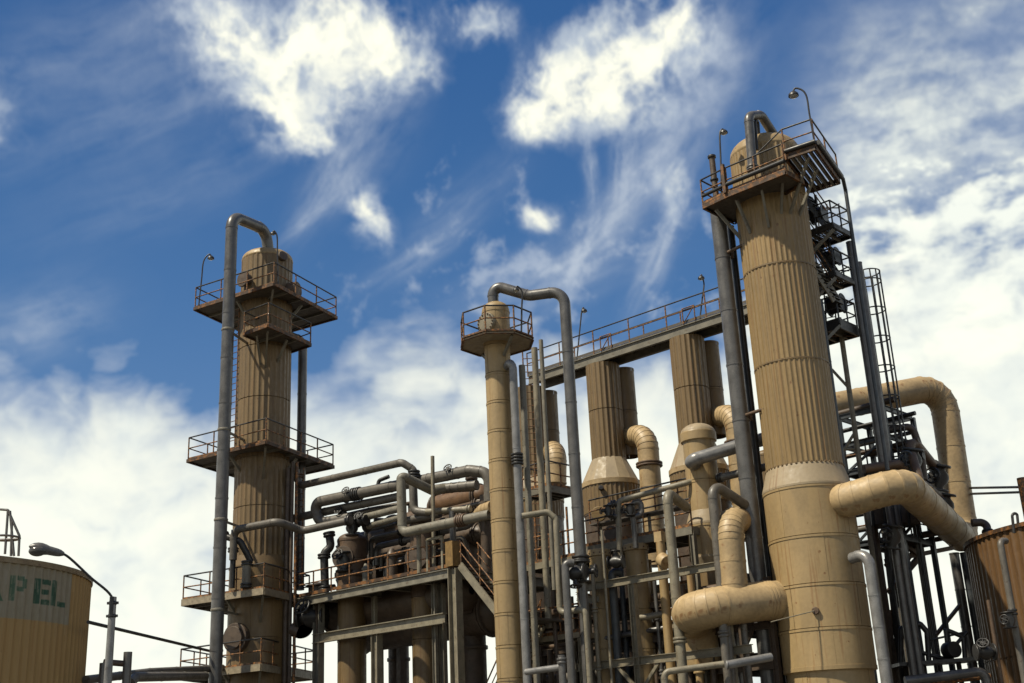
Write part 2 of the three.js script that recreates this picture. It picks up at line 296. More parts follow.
const M = {
  tan: mat('tan_cladding', [.445, .31, .145], { map: runs, size: 7.3, sizeV: 9.1, roughness: .72, bump: .006, bumpSize: 3.7 }),
  tanRib: mat('tan_ribbed_cladding', [.345, .228, .093], { map: runs, size: 6.1, sizeV: 11, roughness: .66, bump: .004 }),
  tanPale: mat('pale_sheet', [.44, .34, .21], { map: runs, size: 8.7, sizeV: 7.7, roughness: .85, bump: .008, bumpSize: 3.1 }),
  tanDuct: mat('tan_duct', [.53, .375, .195], { map: blotch, size: 5.3, roughness: .74, bump: .004, bumpSize: 3.3 }),
  brownRib: mat('brown_ribbed', [.225, .145, .06], { map: runs, size: 4.7, sizeV: 8, roughness: .72, bump: .004 }),
  brown: mat('brown_primer', [.15, .092, .054], { map: blotch, size: 2.3, roughness: .8 }),
  darkBrown: mat('shaded_brown_equipment', [.115, .078, .052], { map: blotch, size: 2.1, roughness: .75 }),  // brown, darkened so furnace bases and deck equipment carry shade in the colour
  grey: mat('grey_pipe_cladding', [.19, .18, .165], { map: spangle, size: 2.9, roughness: .5, metal: .25, bump: .004 }),
  silver: mat('bright_pipe', [.33, .32, .30], { map: spangle, size: 2.3, roughness: .5, metal: .2, bump: .004 }),
  dull: mat('weathered_pipe', [.165, .145, .12], { map: blotch, size: 1.9, roughness: .66, bump: .004 }),
  dark: mat('black_steel', [.034, .031, .029], { map: blotch, size: 1.3, roughness: .6, bump: .003 }),  // dark paint, near black so top rails carry their silhouette in the colour
  slate: mat('slate_steel', [.07, .08, .092], { map: blotch, size: 1.5, roughness: .6, bump: .003 }),
  beam: mat('painted_beam', [.30, .26, .185], { map: blotch, size: 1.9, roughness: .7, bump: .004 }),
  steel: mat('weathered_steel', [.25, .225, .175], { map: blotch, size: 2.2, roughness: .75, bump: .004 }),
  rust: mat('rusted_rail', [.55, .50, .42], { map: rusty, size: .9, roughness: .85, bump: 0 }),
  rustDeck: mat('rusted_deck', [.34, .31, .26], { map: rusty, size: 1.7, roughness: .9, bump: .004 }),
  deck: mat('deck_plate', [.12, .10, .08], { map: blotch, size: 1.4, roughness: .85, bump: .004 }),
  edge: mat('deck_edge', [.40, .33, .23], { map: blotch, size: 1.1, roughness: .8, bump: .004 }),
  concrete: mat('concrete', [.13, .12, .105], { map: blotch, size: 6, roughness: .95, bump: .01 }),
  gravel: mat('yard_ground', [.10, .09, .075], { map: blotch, size: 9, roughness: 1, bump: .02 }),
  lampGrey: mat('lamp_casting', [.16, .15, .14], { map: blotch, size: .5, roughness: .5, bump: 0 }),
};
M.glass = new THREE.MeshPhysicalMaterial({ color: new THREE.Color(.8, .8, .75), roughness: .25, transmission: .7, thickness: 0 }); M.glass.name = 'frosted_lens';

// ---------- kits ----------
// pts: [px, py, distance] or Vector3; r in metres. Straights are cut into lapped sections, bends are smooth or mitred.
const P = (q) => Array.isArray(q) ? at(...q) : q.clone();
function pipe(name, label, category, pts, r, m, { bend = 2.2, section = 2.6, mitre = 0, seg = 18, group, flanges = [], lap = .055, cap = true } = {}) {
  const p = pts.map(P), t = thing(name, label, category, V3(p[0].x, Math.min(...p.map((q) => q.y)), p[0].z), group);
  pipeRun(t, p, r, m, { bend, section, mitre, seg, lap, cap });
  for (const [k, size = 1.55, fm = M.dark] of flanges) { // k: place along the polyline, whole number = corner index
    const i = Math.min(Math.floor(k), p.length - 2), f = k - i, d = p[i + 1].clone().sub(p[i]).normalize();
    part(t, 'flange', [drum(p[i].clone().lerp(p[i + 1], f).addScaledVector(d, -.06), d, r * size, .09, 20), drum(p[i].clone().lerp(p[i + 1], f).addScaledVector(d, .06), d, r * size, .09, 20)], fm);
  }
  return t;
}
function pipeRun(t, p, r, m, { bend = 2.2, section = 2.6, mitre = 0, seg = 18, lap = .03, cap = true } = {}) {
  const cuts = []; let from = p[0];
  for (let i = 1; i < p.length; i++) {
    const d0 = p[i].clone().sub(p[i - 1]), l0 = d0.length(); d0.normalize(); let to = p[i];
    let arc = null;
    if (i < p.length - 1) {
      const d1 = p[i + 1].clone().sub(p[i]), l1 = d1.length(); d1.normalize(); const ang = Math.acos(clamp(d0.dot(d1), -1, 1));
      if (ang > .03) {
        const s = Math.min(bend * r * Math.tan(ang / 2), l0 * .49, l1 * .49), R = s / Math.tan(ang / 2), a = p[i].clone().addScaledVector(d0, -s);
        const n = d1.clone().addScaledVector(d0, -d1.dot(d0)).normalize(), c = a.clone().addScaledVector(n, R), steps = mitre ? Math.max(2, Math.round(ang / (Math.PI / 2) * mitre)) : Math.max(3, Math.round(ang / .16));
        arc = []; for (let k = 0; k <= steps; k++) { const q = ang * k / steps; arc.push({ p: c.clone().addScaledVector(n, -R * Math.cos(q)).addScaledVector(d0, R * Math.sin(q)), t: d0.clone().multiplyScalar(Math.cos(q)).addScaledVector(n, Math.sin(q)), r }); }
        to = a;
      }
    }
    cuts.push({ a: from, b: to });
    if (arc) { cuts.push({ arc }); from = arc[arc.length - 1].p; } else from = to;
  }
  cuts.forEach((c, ci) => {
    if (c.arc) {
      if (!mitre) part(t, 'elbow', ringTube(c.arc, seg), m);
      else for (let k = 0; k < c.arc.length - 1; k++) {
        const a = c.arc[k], b = c.arc[k + 1], d = b.p.clone().sub(a.p).normalize();
        const g = ringTube([{ ...a, r: r * .998 }, { ...b, r: r * (1 + lap * .45) }], seg); fixAxial(g, d); part(t, 'elbow_section', [g, band(b.p, b.t, r, lap, seg)], m);
      }
      return;
    }
    const L = c.a.distanceTo(c.b); if (L < .02) return;
    const n = section ? Math.max(1, Math.round(L / section)) : 1, d = c.b.clone().sub(c.a).normalize();
    for (let k = 0; k < n; k++) {
      const a = c.a.clone().lerp(c.b, k / n), b = c.a.clone().lerp(c.b, (k + 1) / n), g = [ringTube([{ p: a, t: d, r }, { p: b, t: d, r }], seg, cap && ci === 0 && k === 0, cap && ci === cuts.length - 1 && k === n - 1)];
      if (section && lap) g.push(band(b, d, r, lap, seg));
      part(t, 'pipe_section', g, m);
    }
  });
}
function band(c, d, r, lap, seg) {   // the lapped edge of a sheet: a low step round the pipe
  const u = d.clone().normalize(), w = Math.min(.08, r * .3), R = r * (1 + lap), q = (s) => c.clone().addScaledVector(u, s);
  return ringTube([{ p: q(-w), t: u, r: r * .99, a: -.8 }, { p: q(-w), t: u, r: R, a: -.5 }, { p: q(-w), t: u, r: R }, { p: q(0), t: u, r: R }, { p: q(0), t: u, r: R, a: .95 }, { p: q(.001), t: u, r: r * .985, a: .95 }], seg);
}
function fixAxial(g, d) { const n = g.attributes.normal; for (let i = 0; i < n.count; i++) { const v = V3(n.getX(i), n.getY(i), n.getZ(i)); v.addScaledVector(d, -v.dot(d)).normalize(); n.setXYZ(i, v.x, v.y, v.z); } }
// handrail along corners; level = deck top
function railing(t, pts, level, { closed = false, h = 1.1, step = 1.6, r = .034, post = M.rust, top = M.dark, mid = M.rust, toe = M.rust, skipFirst = false, toeH = .14 } = {}) {
  const n = pts.length, lift = (p, y) => V3(p.x, (level ?? p.y) + y, p.z);
  for (let i = 0; i < (closed ? n : n - 1); i++) {
    const a = pts[i], b = pts[(i + 1) % n], L = Math.hypot(a.x - b.x, a.z - b.z), k = Math.max(1, Math.round(L / step));
    part(t, 'top_rail', rod(lift(a, h), lift(b, h), r * 1.05, 8), top);
    part(t, 'mid_rail', rod(lift(a, h * .52), lift(b, h * .52), r * .9, 8), mid);
    if (toe) part(t, 'toe_board', bar(lift(a, toeH / 2 + .01), lift(b, toeH / 2 + .01), .012, toeH), toe);
    for (let j = i === 0 && !skipFirst ? 0 : 1; j <= k; j++) { if (closed && i === n - 1 && j === k) continue; const p = a.clone().lerp(b, j / k); part(t, 'rail_post', rod(lift(p, -.08), lift(p, h), r, 8), post); }
  }
}
function platform(label, poly, level, { group, edges = M.edge, edgeH = .2, railPts, closedRail = true, noRail = false, brackets = null, under = M.deck, grating = false, railOpts = {}, category = 'platform', name = 'access_platform', joists = 3 } = {}) {
  const c = poly.reduce((s, p) => s.add(p), V3(0, 0, 0)).multiplyScalar(1 / poly.length), t = thing(name, label, category, V3(c.x, level - edgeH, c.z), group), n = poly.length;
  const inset = poly.map((p) => V3(c.x + (p.x - c.x) * .985, 0, c.z + (p.z - c.z) * .985));
  if (grating && n === 4) { const L = inset[0].distanceTo(inset[1]), k = Math.round(L / .1), up = (p) => V3(p.x, level - .02, p.z); part(t, 'grating', Array.from({ length: k }, (_, i) => bar(up(inset[0].clone().lerp(inset[1], (i + .5) / k)), up(inset[3].clone().lerp(inset[2], (i + .5) / k)), .04, .04)), under); }
  else part(t, 'deck', slab(inset, level - .004, .05), under);
  for (let i = 0; i < n; i++) { const a = poly[i], b = poly[(i + 1) % n]; part(t, 'edge_beam', channel(V3(a.x, level - edgeH / 2 + .02, a.z), V3(b.x, level - edgeH / 2 + .02, b.z), .09, edgeH), edges); }
  if (n === 4) for (let k = 1; k <= joists; k++) { const f = k / (joists + 1); part(t, 'joist', ibeam(inset[0].clone().lerp(inset[1], f).setY(level - .05 - edgeH * .38), inset[3].clone().lerp(inset[2], f).setY(level - .05 - edgeH * .38), .09, edgeH * .74), M.steel); }
  if (!noRail) railing(t, railPts || inset, level, { closed: closedRail, ...railOpts });
  if (brackets) for (const [a, b] of brackets) part(t, 'bracket', bar(a, b, .09, .12), M.steel);
  return t;
}
function ladder(t, foot, head, w = .42, side = BX, m = M.rust, rungs = true) {
  const s = side.clone().multiplyScalar(w / 2);
  for (const k of [-1, 1]) part(t, 'stile', rod(foot.clone().addScaledVector(s, k), head.clone().addScaledVector(s, k), .032, 6), m);
  if (rungs) { const L = foot.distanceTo(head), n = Math.floor(L / .32); for (let i = 1; i <= n; i++) { const p = foot.clone().lerp(head, i / (n + 1)); part(t, 'rung', rod(p.clone().sub(s), p.clone().add(s), .02, 5), m); } }
}
function valve(name, label, c, r, axis, stem, m = M.dark, group) {     // flanged valve with bonnet and handwheel
  const t = thing(name, label, 'valve', c.clone().addScaledVector(V3(0, 1, 0), -r * 1.6), group), d = axis.clone().normalize(), s = stem.clone().normalize(), q = (k) => c.clone().addScaledVector(d, k);
  part(t, 'body', ringTube([[-1.7, .8], [-1.2, .85], [-.6, 1.35], [0, 1.5], [.6, 1.35], [1.2, .85], [1.7, .8]].map(([k, f]) => ({ p: q(k * r), t: d, r: f * r })), 14, true, true), m);
  for (const k of [-1.7, 1.7]) part(t, 'flange', drum(q(k * r), d, r * 1.6, r * .35, 18), m);
  part(t, 'bonnet', rod(c, c.clone().addScaledVector(s, r * 2.5), r * .5, 10), m);
  part(t, 'handwheel', [torus(c.clone().addScaledVector(s, r * 2.5), s, r * 1.05, r * .16, 20, 6), ...[0, 1, 2].map((k) => { const u = Math.abs(s.y) > .9 ? V3(1, 0, 0) : V3(0, 1, 0), v = u.addScaledVector(s, -u.dot(s)).normalize().applyAxisAngle(s, k * Math.PI / 3).multiplyScalar(r * 1.05), h = c.clone().addScaledVector(s, r * 2.5); return rod(h.clone().sub(v), h.clone().add(v), r * .1, 5); })], m);
  return t;
}
function lamp(label, foot, top, reach, head = .2, m = M.dark, group = 'work lamps on the towers') {      // bent pole with a small hooded lamp
  const t = thing('work_lamp', label, 'lamp', foot, group), over = top.clone().add(reach), knee = top.clone().addScaledVector(reach, .28).add(V3(0, reach.length() * .34, 0)), knee2 = top.clone().addScaledVector(reach, .8).add(V3(0, reach.length() * .34, 0));
  const c = new THREE.CatmullRomCurve3([foot, foot.clone().lerp(top, .6), top, knee, knee2, over]), n = 30, rings = [];
  for (let i = 0; i <= n; i++) rings.push({ p: c.getPoint(i / n), t: c.getTangent(i / n), r: .036 });
  part(t, 'pole', ringTube(rings, 8, true, true), m);
  const y = over.y; const hood = part(t, 'lamp_hood', shell(over.x, over.z, [[y - head * .9, head], [y - head * .5, head * .95], [y - head * .1, head * .6], [y + head * .15, head * .25]], { seg: 18, smooth: true, top: true, bottom: true }), m);
  part(hood, 'lens', shell(over.x, over.z, [[y - head * 1.35, .01], [y - head * 1.25, head * .5], [y - head * .92, head * .8]], { seg: 16, smooth: true }), M.glass);
  return t;
}
// curved plates of a vessel: courses of lapped sheets with open joints, a few tones of the same paint; cuts from below
const tones = new Map();
function toned(m, k) { const key = m.name + k; if (!tones.has(key)) { const c = m.clone(); c.color.multiplyScalar([1, .92, 1.07, .97, 1.03][k]); c.name = m.name + '_' + 'abcde'[k]; tones.set(key, c); } return tones.get(key); }
const WAVE = Array.from({ length: 23 }, () => .65 + rnd() * .6);
function courses(t, x, z, r, ys, m, opts = {}, name = 'shell_course') {
  const n = opts.sheets || (opts.ribs ? 7 : r > .3 ? 4 : 1), part_name = name.replace('course', 'sheet');
  for (let i = 0; i < ys.length - 1; i++) {
    const a = ys[i], b = ys[i + 1], lip = Math.min(.022, r * .03), gap = .022, off = (i % 2) * .5 / n + rnd() * .02;
    if (b - a < .12) continue;
    for (let k = 0; k < n; k++) {
      const f0 = opts.ribs ? k / n : k / n + off + .0003, f1 = opts.ribs ? (k + 1) / n : (k + 1) / n + off - .0003, dr = n > 1 ? (k % 2) * .006 + rnd() * .004 : 0, R = r + dr, span = n > 1 ? [f0, f1] : null, tm = n > 1 ? toned(m, Math.floor(rnd() * 5)) : m;
      part(t, part_name, opts.ribs ? shell(x, z, [[a, R - .05], [a + gap, R - .05], [a + gap, R], [b - gap, R], [b - gap, R - .05], [b, R - .05]], { ribs: opts.ribs, depth: opts.depth, span, wave: WAVE })
        : shell(x, z, [[a, R - .05], [a + gap, R - .05], [a + gap, R], [b - .09, R], [b - .09, R + lip], [b - gap * .4, R + lip], [b, R - .04]], { seg: 56, span }), tm);
    }
  }
}
// ---------- the ground ----------
{ const g = new THREE.PlaneGeometry(1600, 1600); g.rotateX(-Math.PI / 2); const uv = g.attributes.uv; for (let i = 0; i < uv.count; i++) uv.setXY(i, uv.getX(i) * 1600, uv.getY(i) * 1600); structure('ground', g, M.gravel); }
{ const g = new THREE.BoxGeometry(74, .12, 50); g.translate(2, .06, -52); const uv = g.attributes.uv; for (let i = 0; i < uv.count; i++) uv.setXY(i, uv.getX(i) * 74, uv.getY(i) * 50); structure('pavement', g, M.concrete); }
const FLOOR = .12;

// ---------- tall ribbed column on the right ----------
const T = at(779.8, 275, 44), TL = (py) => levelAt(T.x, T.z, py), Tm = (py) => metres(V3(T.x, TL(py), T.z));
const rT = 34.9 * Tm(275), rT2 = 43.5 * Tm(492);
{
  const t = thing('distillation_column', 'tallest tan column, ribbed above and smooth below a pale cone, right of centre', 'column', V3(T.x, FLOOR, T.z));
  courses(t, T.x, T.z, rT2 * .925, [FLOOR, 2.0, TL(671)], M.tan, {}, 'skirt_course');
  part(t, 'base_ring', shell(T.x, T.z, [[TL(673), rT2 * .95], [TL(672), rT2 * 1.012], [TL(668), rT2 * 1.012], [TL(667), rT2 * .95]], { seg: 56 }), M.tan);
  courses(t, T.x, T.z, rT2, [TL(670), TL(631), TL(588), TL(541), TL(492.5)], M.tan);
  part(t, 'cone', shell(T.x, T.z, [[TL(492.5), rT2 * 1.02], [TL(490.5), rT2 * 1.02], [TL(472), rT * 1.045], [TL(470), rT * 1.03]], { seg: 64 }), M.tanPale, 'pale conical transition between wide base and ribbed shaft');
  courses(t, T.x, T.z, rT, [TL(471), TL(368.7), TL(275), TL(205), TL(158)], M.tanRib, { ribs: 46, depth: .035 }, 'ribbed_course');
  for (const y of [368.7, 275]) part(t, 'strap', shell(T.x, T.z, [[TL(y) - .03, rT + .034], [TL(y) - .03, rT + .046], [TL(y) + .03, rT + .046], [TL(y) + .03, rT + .034]], { seg: 64 }), M.brownRib);
  part(t, 'dome', shell(T.x, T.z, [[TL(159), rT * .99], [TL(157), rT * 1.03], ...domeLine(TL(156), rT * 1.02, rT * .56)], { seg: 56, smooth: true }), M.tan);
  // rivet heads along the cone's upper edge
  for (let k = 0; k < 30; k++) { const a = -.3 + k / 29 * 3.7; part(t, 'rivet', drum(V3(T.x + Math.cos(a) * (rT + .05), TL(470), T.z + Math.sin(a) * (rT + .05)), V3(Math.cos(a), 0, Math.sin(a)), .045, .06, 8, .01), M.brownRib); }
  // drip probe and its conduit on the lower shell
  const pr = at(816, 611, 42.55), nrm = V3(pr.x - T.x, 0, pr.z - T.z).normalize();
  part(t, 'probe_nozzle', drum(pr, nrm, .13, .34, 14), M.brown);
  part(t, 'probe_wire', rod(at(814, 611, 42.4), at(771, 622, 41.6), .02, 5), M.beam);
  const c0 = at(846, 615, 42.75), c1 = at(853, 683, 42.75); part(t, 'drain_conduit', rod(V3(c0.x, c0.y, c0.z + .1), V3(c0.x + .02, 1.2, c0.z + .1), .05, 8), M.silver);
}
// top platform of the tall column
{
  const lv = at(728, 193, 42.6).y, a = atLevel(703, 205, lv), b = atLevel(728, 193, lv), c = atLevel(785, 170, lv);
  const poly = [a, b, c, c.clone().addScaledVector(BX, 1.3), a.clone().addScaledVector(BX, 2.2)];
  const rim = (p, y, k = 1) => { const d = V3(p.x - T.x, 0, p.z - T.z).normalize(); return V3(T.x + d.x * rT * k, y, T.z + d.z * rT * k); };
  const t = platform('rusty railed platform round the head of the tallest column, lower left section', poly, lv, { edges: M.rustDeck, edgeH: .2, railPts: [poly[4], a, b, c], closedRail: false, railOpts: { top: M.dark, step: 1.3 }, brackets: [a, b, b.clone().lerp(c, .55)].map((p) => [V3(p.x, lv - .2, p.z).lerp(V3(T.x, lv - .2, T.z), .18), rim(p, lv - 1.5)]) });
  part(t, 'hand_pipe', rod(V3(b.x, lv + .34, b.z + .1), V3(c.x, lv + .34, c.z + .1), .09, 10), M.dark);
  part(t, 'hand_pipe', rod(V3(a.x, lv + .34, a.z + .1), V3(b.x, lv + .34, b.z + .1), .07, 10), M.dark);
  const hv = lv + .72, d = atLevel(785, 155, hv), e = atLevel(815, 145, hv), f = atLevel(839, 179, hv), g = f.clone().add(d).sub(e);
  const u = platform('upper right railed landing at the head of the tallest column', [d, e, f, g], hv, { edges: M.rustDeck, edgeH: .24, railPts: [d, e, f], closedRail: false, railOpts: { step: 1.5 }, under: M.slate, grating: true, joists: 4, brackets: [d, e, e.clone().lerp(f, .4)].map((p) => [V3(p.x, hv - .2, p.z).lerp(V3(T.x, hv - .2, T.z), .15), rim(p, hv - 1.7)]) });
  part(u, 'hand_pipe', rod(V3(d.x, hv + .1, d.z + .1), V3(e.x, hv + .1, e.z + .1), .09, 10), M.dark);
  part(u, 'hand_pipe', rod(V3(e.x + .1, hv + .1, e.z), V3(f.x + .1, hv + .1, f.z), .11, 10), M.dark);
  // sloping link rail between the two levels
  part(u, 'link_rail', rod(V3(b.x, lv + 1.1, b.z).lerp(V3(c.x, lv + 1.1, c.z), .55), V3(d.x, hv + 1.1, d.z), .03, 8), M.dark);
  lamp('gooseneck lamp on the tallest pole above the right landing', V3(e.x, hv, e.z), at(806, 95, -e.z), at(793, 92, -e.z + .2).sub(at(806, 95, -e.z)), .2);
  const la = a.clone().lerp(b, .75); lamp('gooseneck lamp at the left end of the tallest column platform', V3(la.x, lv, la.z), at(720, 133, -la.z), at(723.5, 130, -la.z).sub(at(720, 133, -la.z)), .16);
  part(t, 'post_box', bar(V3(b.x - .1, lv, b.z), V3(b.x - .1, lv + 1.25, b.z), .13, .13), M.rustDeck);
}
// vent hoop over the dome
pipe('vent_pipe', 'short hooked grey vent pipe over the dome of the tallest column', 'pipe', [[753, 172, 42.3], [748.5, 116, 42.3], [761, 115, 42.9], [779, 143, 44]], 4.6 * Tm(130), M.grey, { bend: 2.0, section: 1.6, flanges: [[.06, 1.3, M.grey]] });
pipe('vent_tube', 'thin dark tube beside the hooked vent pipe on the tallest dome', 'pipe', [[757, 150, 42.6], [755, 121, 42.6], [758, 121, 42.8], [760, 150, 43.2]], .06, M.dark, { section: 0, seg: 8 });

// riser on the left of the tall column
{
  const q = at(718.5, 218, 44.7), y = (py) => levelAt(q.x, q.z, py), r = 8 * metres(V3(q.x, y(300), q.z));
  const t = pipe('riser_pipe', 'thick grey riser pipe standing just left of the tallest column', 'pipe', [V3(q.x, FLOOR, q.z), V3(q.x, y(207), q.z)], r, M.grey, { section: 2.25, seg: 24 });
  part(t, 'upper_stub', rod(V3(q.x, y(207), q.z), V3(q.x, y(158), q.z), r * .4, 16), M.darkBrown);
  part(t, 'flange', drum(V3(q.x, y(157), q.z), V3(0, 1, 0), r * .55, .12), M.dark); part(t, 'flange', drum(V3(q.x, y(180), q.z), V3(0, 1, 0), r * .55, .1), M.dark);
  for (const py of [255, 417]) part(t, 'pipe_support', [rod(V3(q.x, y(py), q.z), V3(T.x - rT * .6, y(py), T.z + rT * .7), .07, 8), bar(V3(q.x + r, y(py) - .16, q.z), V3(q.x + r, y(py) + .16, q.z), .2, .2)], M.brown);
  pipe('riser_pipe', 'slim dark pipe standing in for a shaded strip between thick grey riser and tallest column', 'pipe', [V3(q.x + r * 1.75, FLOOR, q.z - .5), V3(q.x + r * 1.75, y(222), q.z - .5)], r * .42, M.dark, { section: 3 });  // added dark pipe: takes the place of a steel member's shadow side
}
// big curved duct into the front of the tall column, and its upright branch
pipe('cross_duct', 'fat tan duct running from the foot of the tallest column to the left', 'duct', [[816, 598, 44.6], [766, 600.5, 43.6], [688, 610.5, 42.8], [696, 621, 46.0], [704, 668, 46.2]], 19.4 * .0355, M.tanDuct, { bend: 1.12, section: 1.6, mitre: 5, seg: 40, lap: .022 });
pipe('branch_duct', 'upright tan duct with mitred elbow rising from the fat horizontal duct', 'duct', [[736, 606, 43.3], [729.5, 520, 43.3], [757, 522, 47.4]], 13.0 * Tm(560), M.tanDuct, { bend: 1.6, section: .95, mitre: 8, seg: 30, lap: .026 });
part(pipe('stub_pipe', 'short silver pipe below the fat duct by the tallest column', 'pipe', [[727, 665, 41.6], [771, 657, 42.2]], .14, M.silver, { section: 0 }), 'end_cap', drum(at(727, 665, 41.6), V3(1, 0, 0), .15, .06), M.silver);

// the long duct on the right: out of the column, away, up and back behind it
pipe('loop_duct', 'big tan duct looping from the tallest column out to the right and up', 'duct', [[826, 503, 43.6], [848, 500, 42.4], [902, 483, 41.4], [965, 541, 52], [941.5, 386, 52], [826, 408, 50]], 16.2 * Tm(495), M.tanDuct, { bend: 1.6, section: 1.9, mitre: 4, seg: 36, lap: .026 });
// bright drop pipe at the foot of the tall column
pipe('drop_pipe', 'bright silver elbowed pipe dropping along the right foot of tallest column', 'pipe', [[846, 560, 42.9], [868, 553, 42.1], V3(at(870, 560, 42.1).x, FLOOR, -42.1)], 5.4 * Tm(600), M.silver, { bend: 2, section: 1.0, seg: 24 });

// ---------- slim column in the middle ----------
const C = at(497, 345, 46), CL = (py) => levelAt(C.x, C.z, py), Cm = (py) => metres(V3(C.x, CL(py), C.z)), rC = 12.9 * Cm(420);
{
  const t = thing('slim_column', 'slim smooth tan column with a small railed crown platform, left of centre', 'column', V3(C.x, FLOOR, C.z));
  const ys = [FLOOR]; for (let y = 2.2; y < CL(345); y += 1.18) ys.push(y); ys.push(CL(344)); courses(t, C.x, C.z, rC, ys, M.tan);
  courses(t, C.x, C.z, rC * 1.08, [CL(346), CL(312)], M.tan);
  part(t, 'dome', shell(C.x, C.z, [[CL(313), rC * 1.1], ...domeLine(CL(311), rC * 1.1, rC * .75)], { smooth: true, seg: 40 }), M.tan);
  const mc = V3(C.x - rC * .75, CL(326), C.z + rC * .85), md = V3(-.6, 0, .8);
  part(t, 'manway_cover', drum(mc, md, .42, .16, 28), M.beam, 'round bolted manway cover');
  for (let k = 0; k < 16; k++) { const a = k / 16 * 6.283, u = V3(.8, 0, .6); part(t, 'bolt', drum(mc.clone().addScaledVector(md, .09).addScaledVector(u, Math.cos(a) * .36).add(V3(0, Math.sin(a) * .36, 0)), md, .035, .06, 6, .008), M.brown); }
  const lv = CL(343), R = 1.52, poly = Array.from({ length: 8 }, (_, i) => { const a = (i + .35) / 8 * Math.PI * 2; return V3(C.x + Math.cos(a) * R, lv, C.z + Math.sin(a) * R); });
  platform('small eight-sided railed platform round the head of the slim column', poly, lv, { edges: M.rustDeck, edgeH: .12, under: M.edge, railOpts: { step: 1.4, post: M.rust, toeH: .1 }, brackets: poly.filter((_, i) => i % 4 === 1).map((p) => [V3(p.x, lv - .1, p.z).lerp(V3(C.x, lv - .1, C.z), .15), V3(mix(C.x, p.x, .35), lv - .7, mix(C.z, p.z, .35))]) });
  const lp = V3(C.x + 1.0, lv, C.z + .95); lamp('looped lamp pole on the slim column platform', lp, at(522, 292, -lp.z), at(516, 288, -lp.z).sub(at(522, 292, -lp.z)), .13);
}
{ const q = at(566.5, 330, 45.2), y = (py) => levelAt(q.x, q.z, py);
  pipe('overhead_pipe', 'grey pipe looping off the slim column top and dropping to its right', 'pipe', [V3(C.x - .08, CL(306), C.z), V3(C.x - .08, CL(285), C.z), V3(mix(C.x, q.x, .5), y(290.5), mix(C.z, q.z, .5)), V3(q.x, y(291), q.z), V3(q.x, y(563), q.z)], 5.6 * metres(q), M.grey, { bend: 2.6, section: 1.9, seg: 22, flanges: [[3.985, 1.5, M.dark]] });
  valve('gate_valve', 'dark gate valve under the end of the looping grey pipe', V3(q.x, y(572), q.z), .22, V3(0, 1, 0), V3(1, 0, .3));
  pipe('overhead_pipe', 'lower grey drop pipe under the dark gate valve', 'pipe', [V3(q.x, y(580), q.z), V3(q.x, FLOOR, q.z)], 4.6 * metres(q), M.grey, { section: 2.4 });
}
{ const q = at(513.5, 380, 45.3), y = (py) => levelAt(q.x, q.z, py), r = 4.1 * metres(q);
  pipe('drain_pipe', 'bright slim pipe running down the right side of the slim column', 'pipe', [V3(C.x + .2, y(366), C.z), V3(q.x - .1, y(362), q.z), V3(q.x, y(368), q.z), V3(q.x, FLOOR, q.z)], r, M.silver, { section: 3.2, flanges: [[2.22, 1.5, M.dark], [2.235, 1.5, M.dark]] });
  pipe('drain_pipe', 'dull slim pipe behind the bright one beside the slim column', 'pipe', [V3(q.x + .36, y(362), q.z - .5), V3(q.x + .36, FLOOR, q.z - .5)], r * .8, M.steel, { section: 3.2 });
}
{ const q = at(536, 380, 48.5), y = (py) => levelAt(q.x, q.z, py);
  pipe('hanging_pipe', 'pale upright pipe hanging from the catwalk end near the slim column', 'pipe', [V3(q.x, y(348), q.z), V3(q.x, y(628), q.z)], 3.2 * metres(q), M.beam, { section: 2.6 });
  const q2 = at(543, 380, 49.2), y2 = (py) => levelAt(q2.x, q2.z, py); pipe('hanging_pipe', 'dull upright pipe just right of the pale hanging pipe', 'pipe', [V3(q2.x, y2(340), q2.z), V3(q2.x, y2(590), q2.z)], 2.2 * metres(q2), M.steel, { section: 3 });
  // caged ladder behind it
  const t = thing('fixed_ladder', 'rusty fixed ladder behind the pale hanging pipe near the slim column', 'ladder', V3(at(529, 500, 51).x, y(640), -51)); const f = at(529, 382, 51); ladder(t, V3(f.x, y(560), f.z), V3(f.x, levelAt(f.x, f.z, 352), f.z), .45, V3(1, 0, 0), M.rust);
}

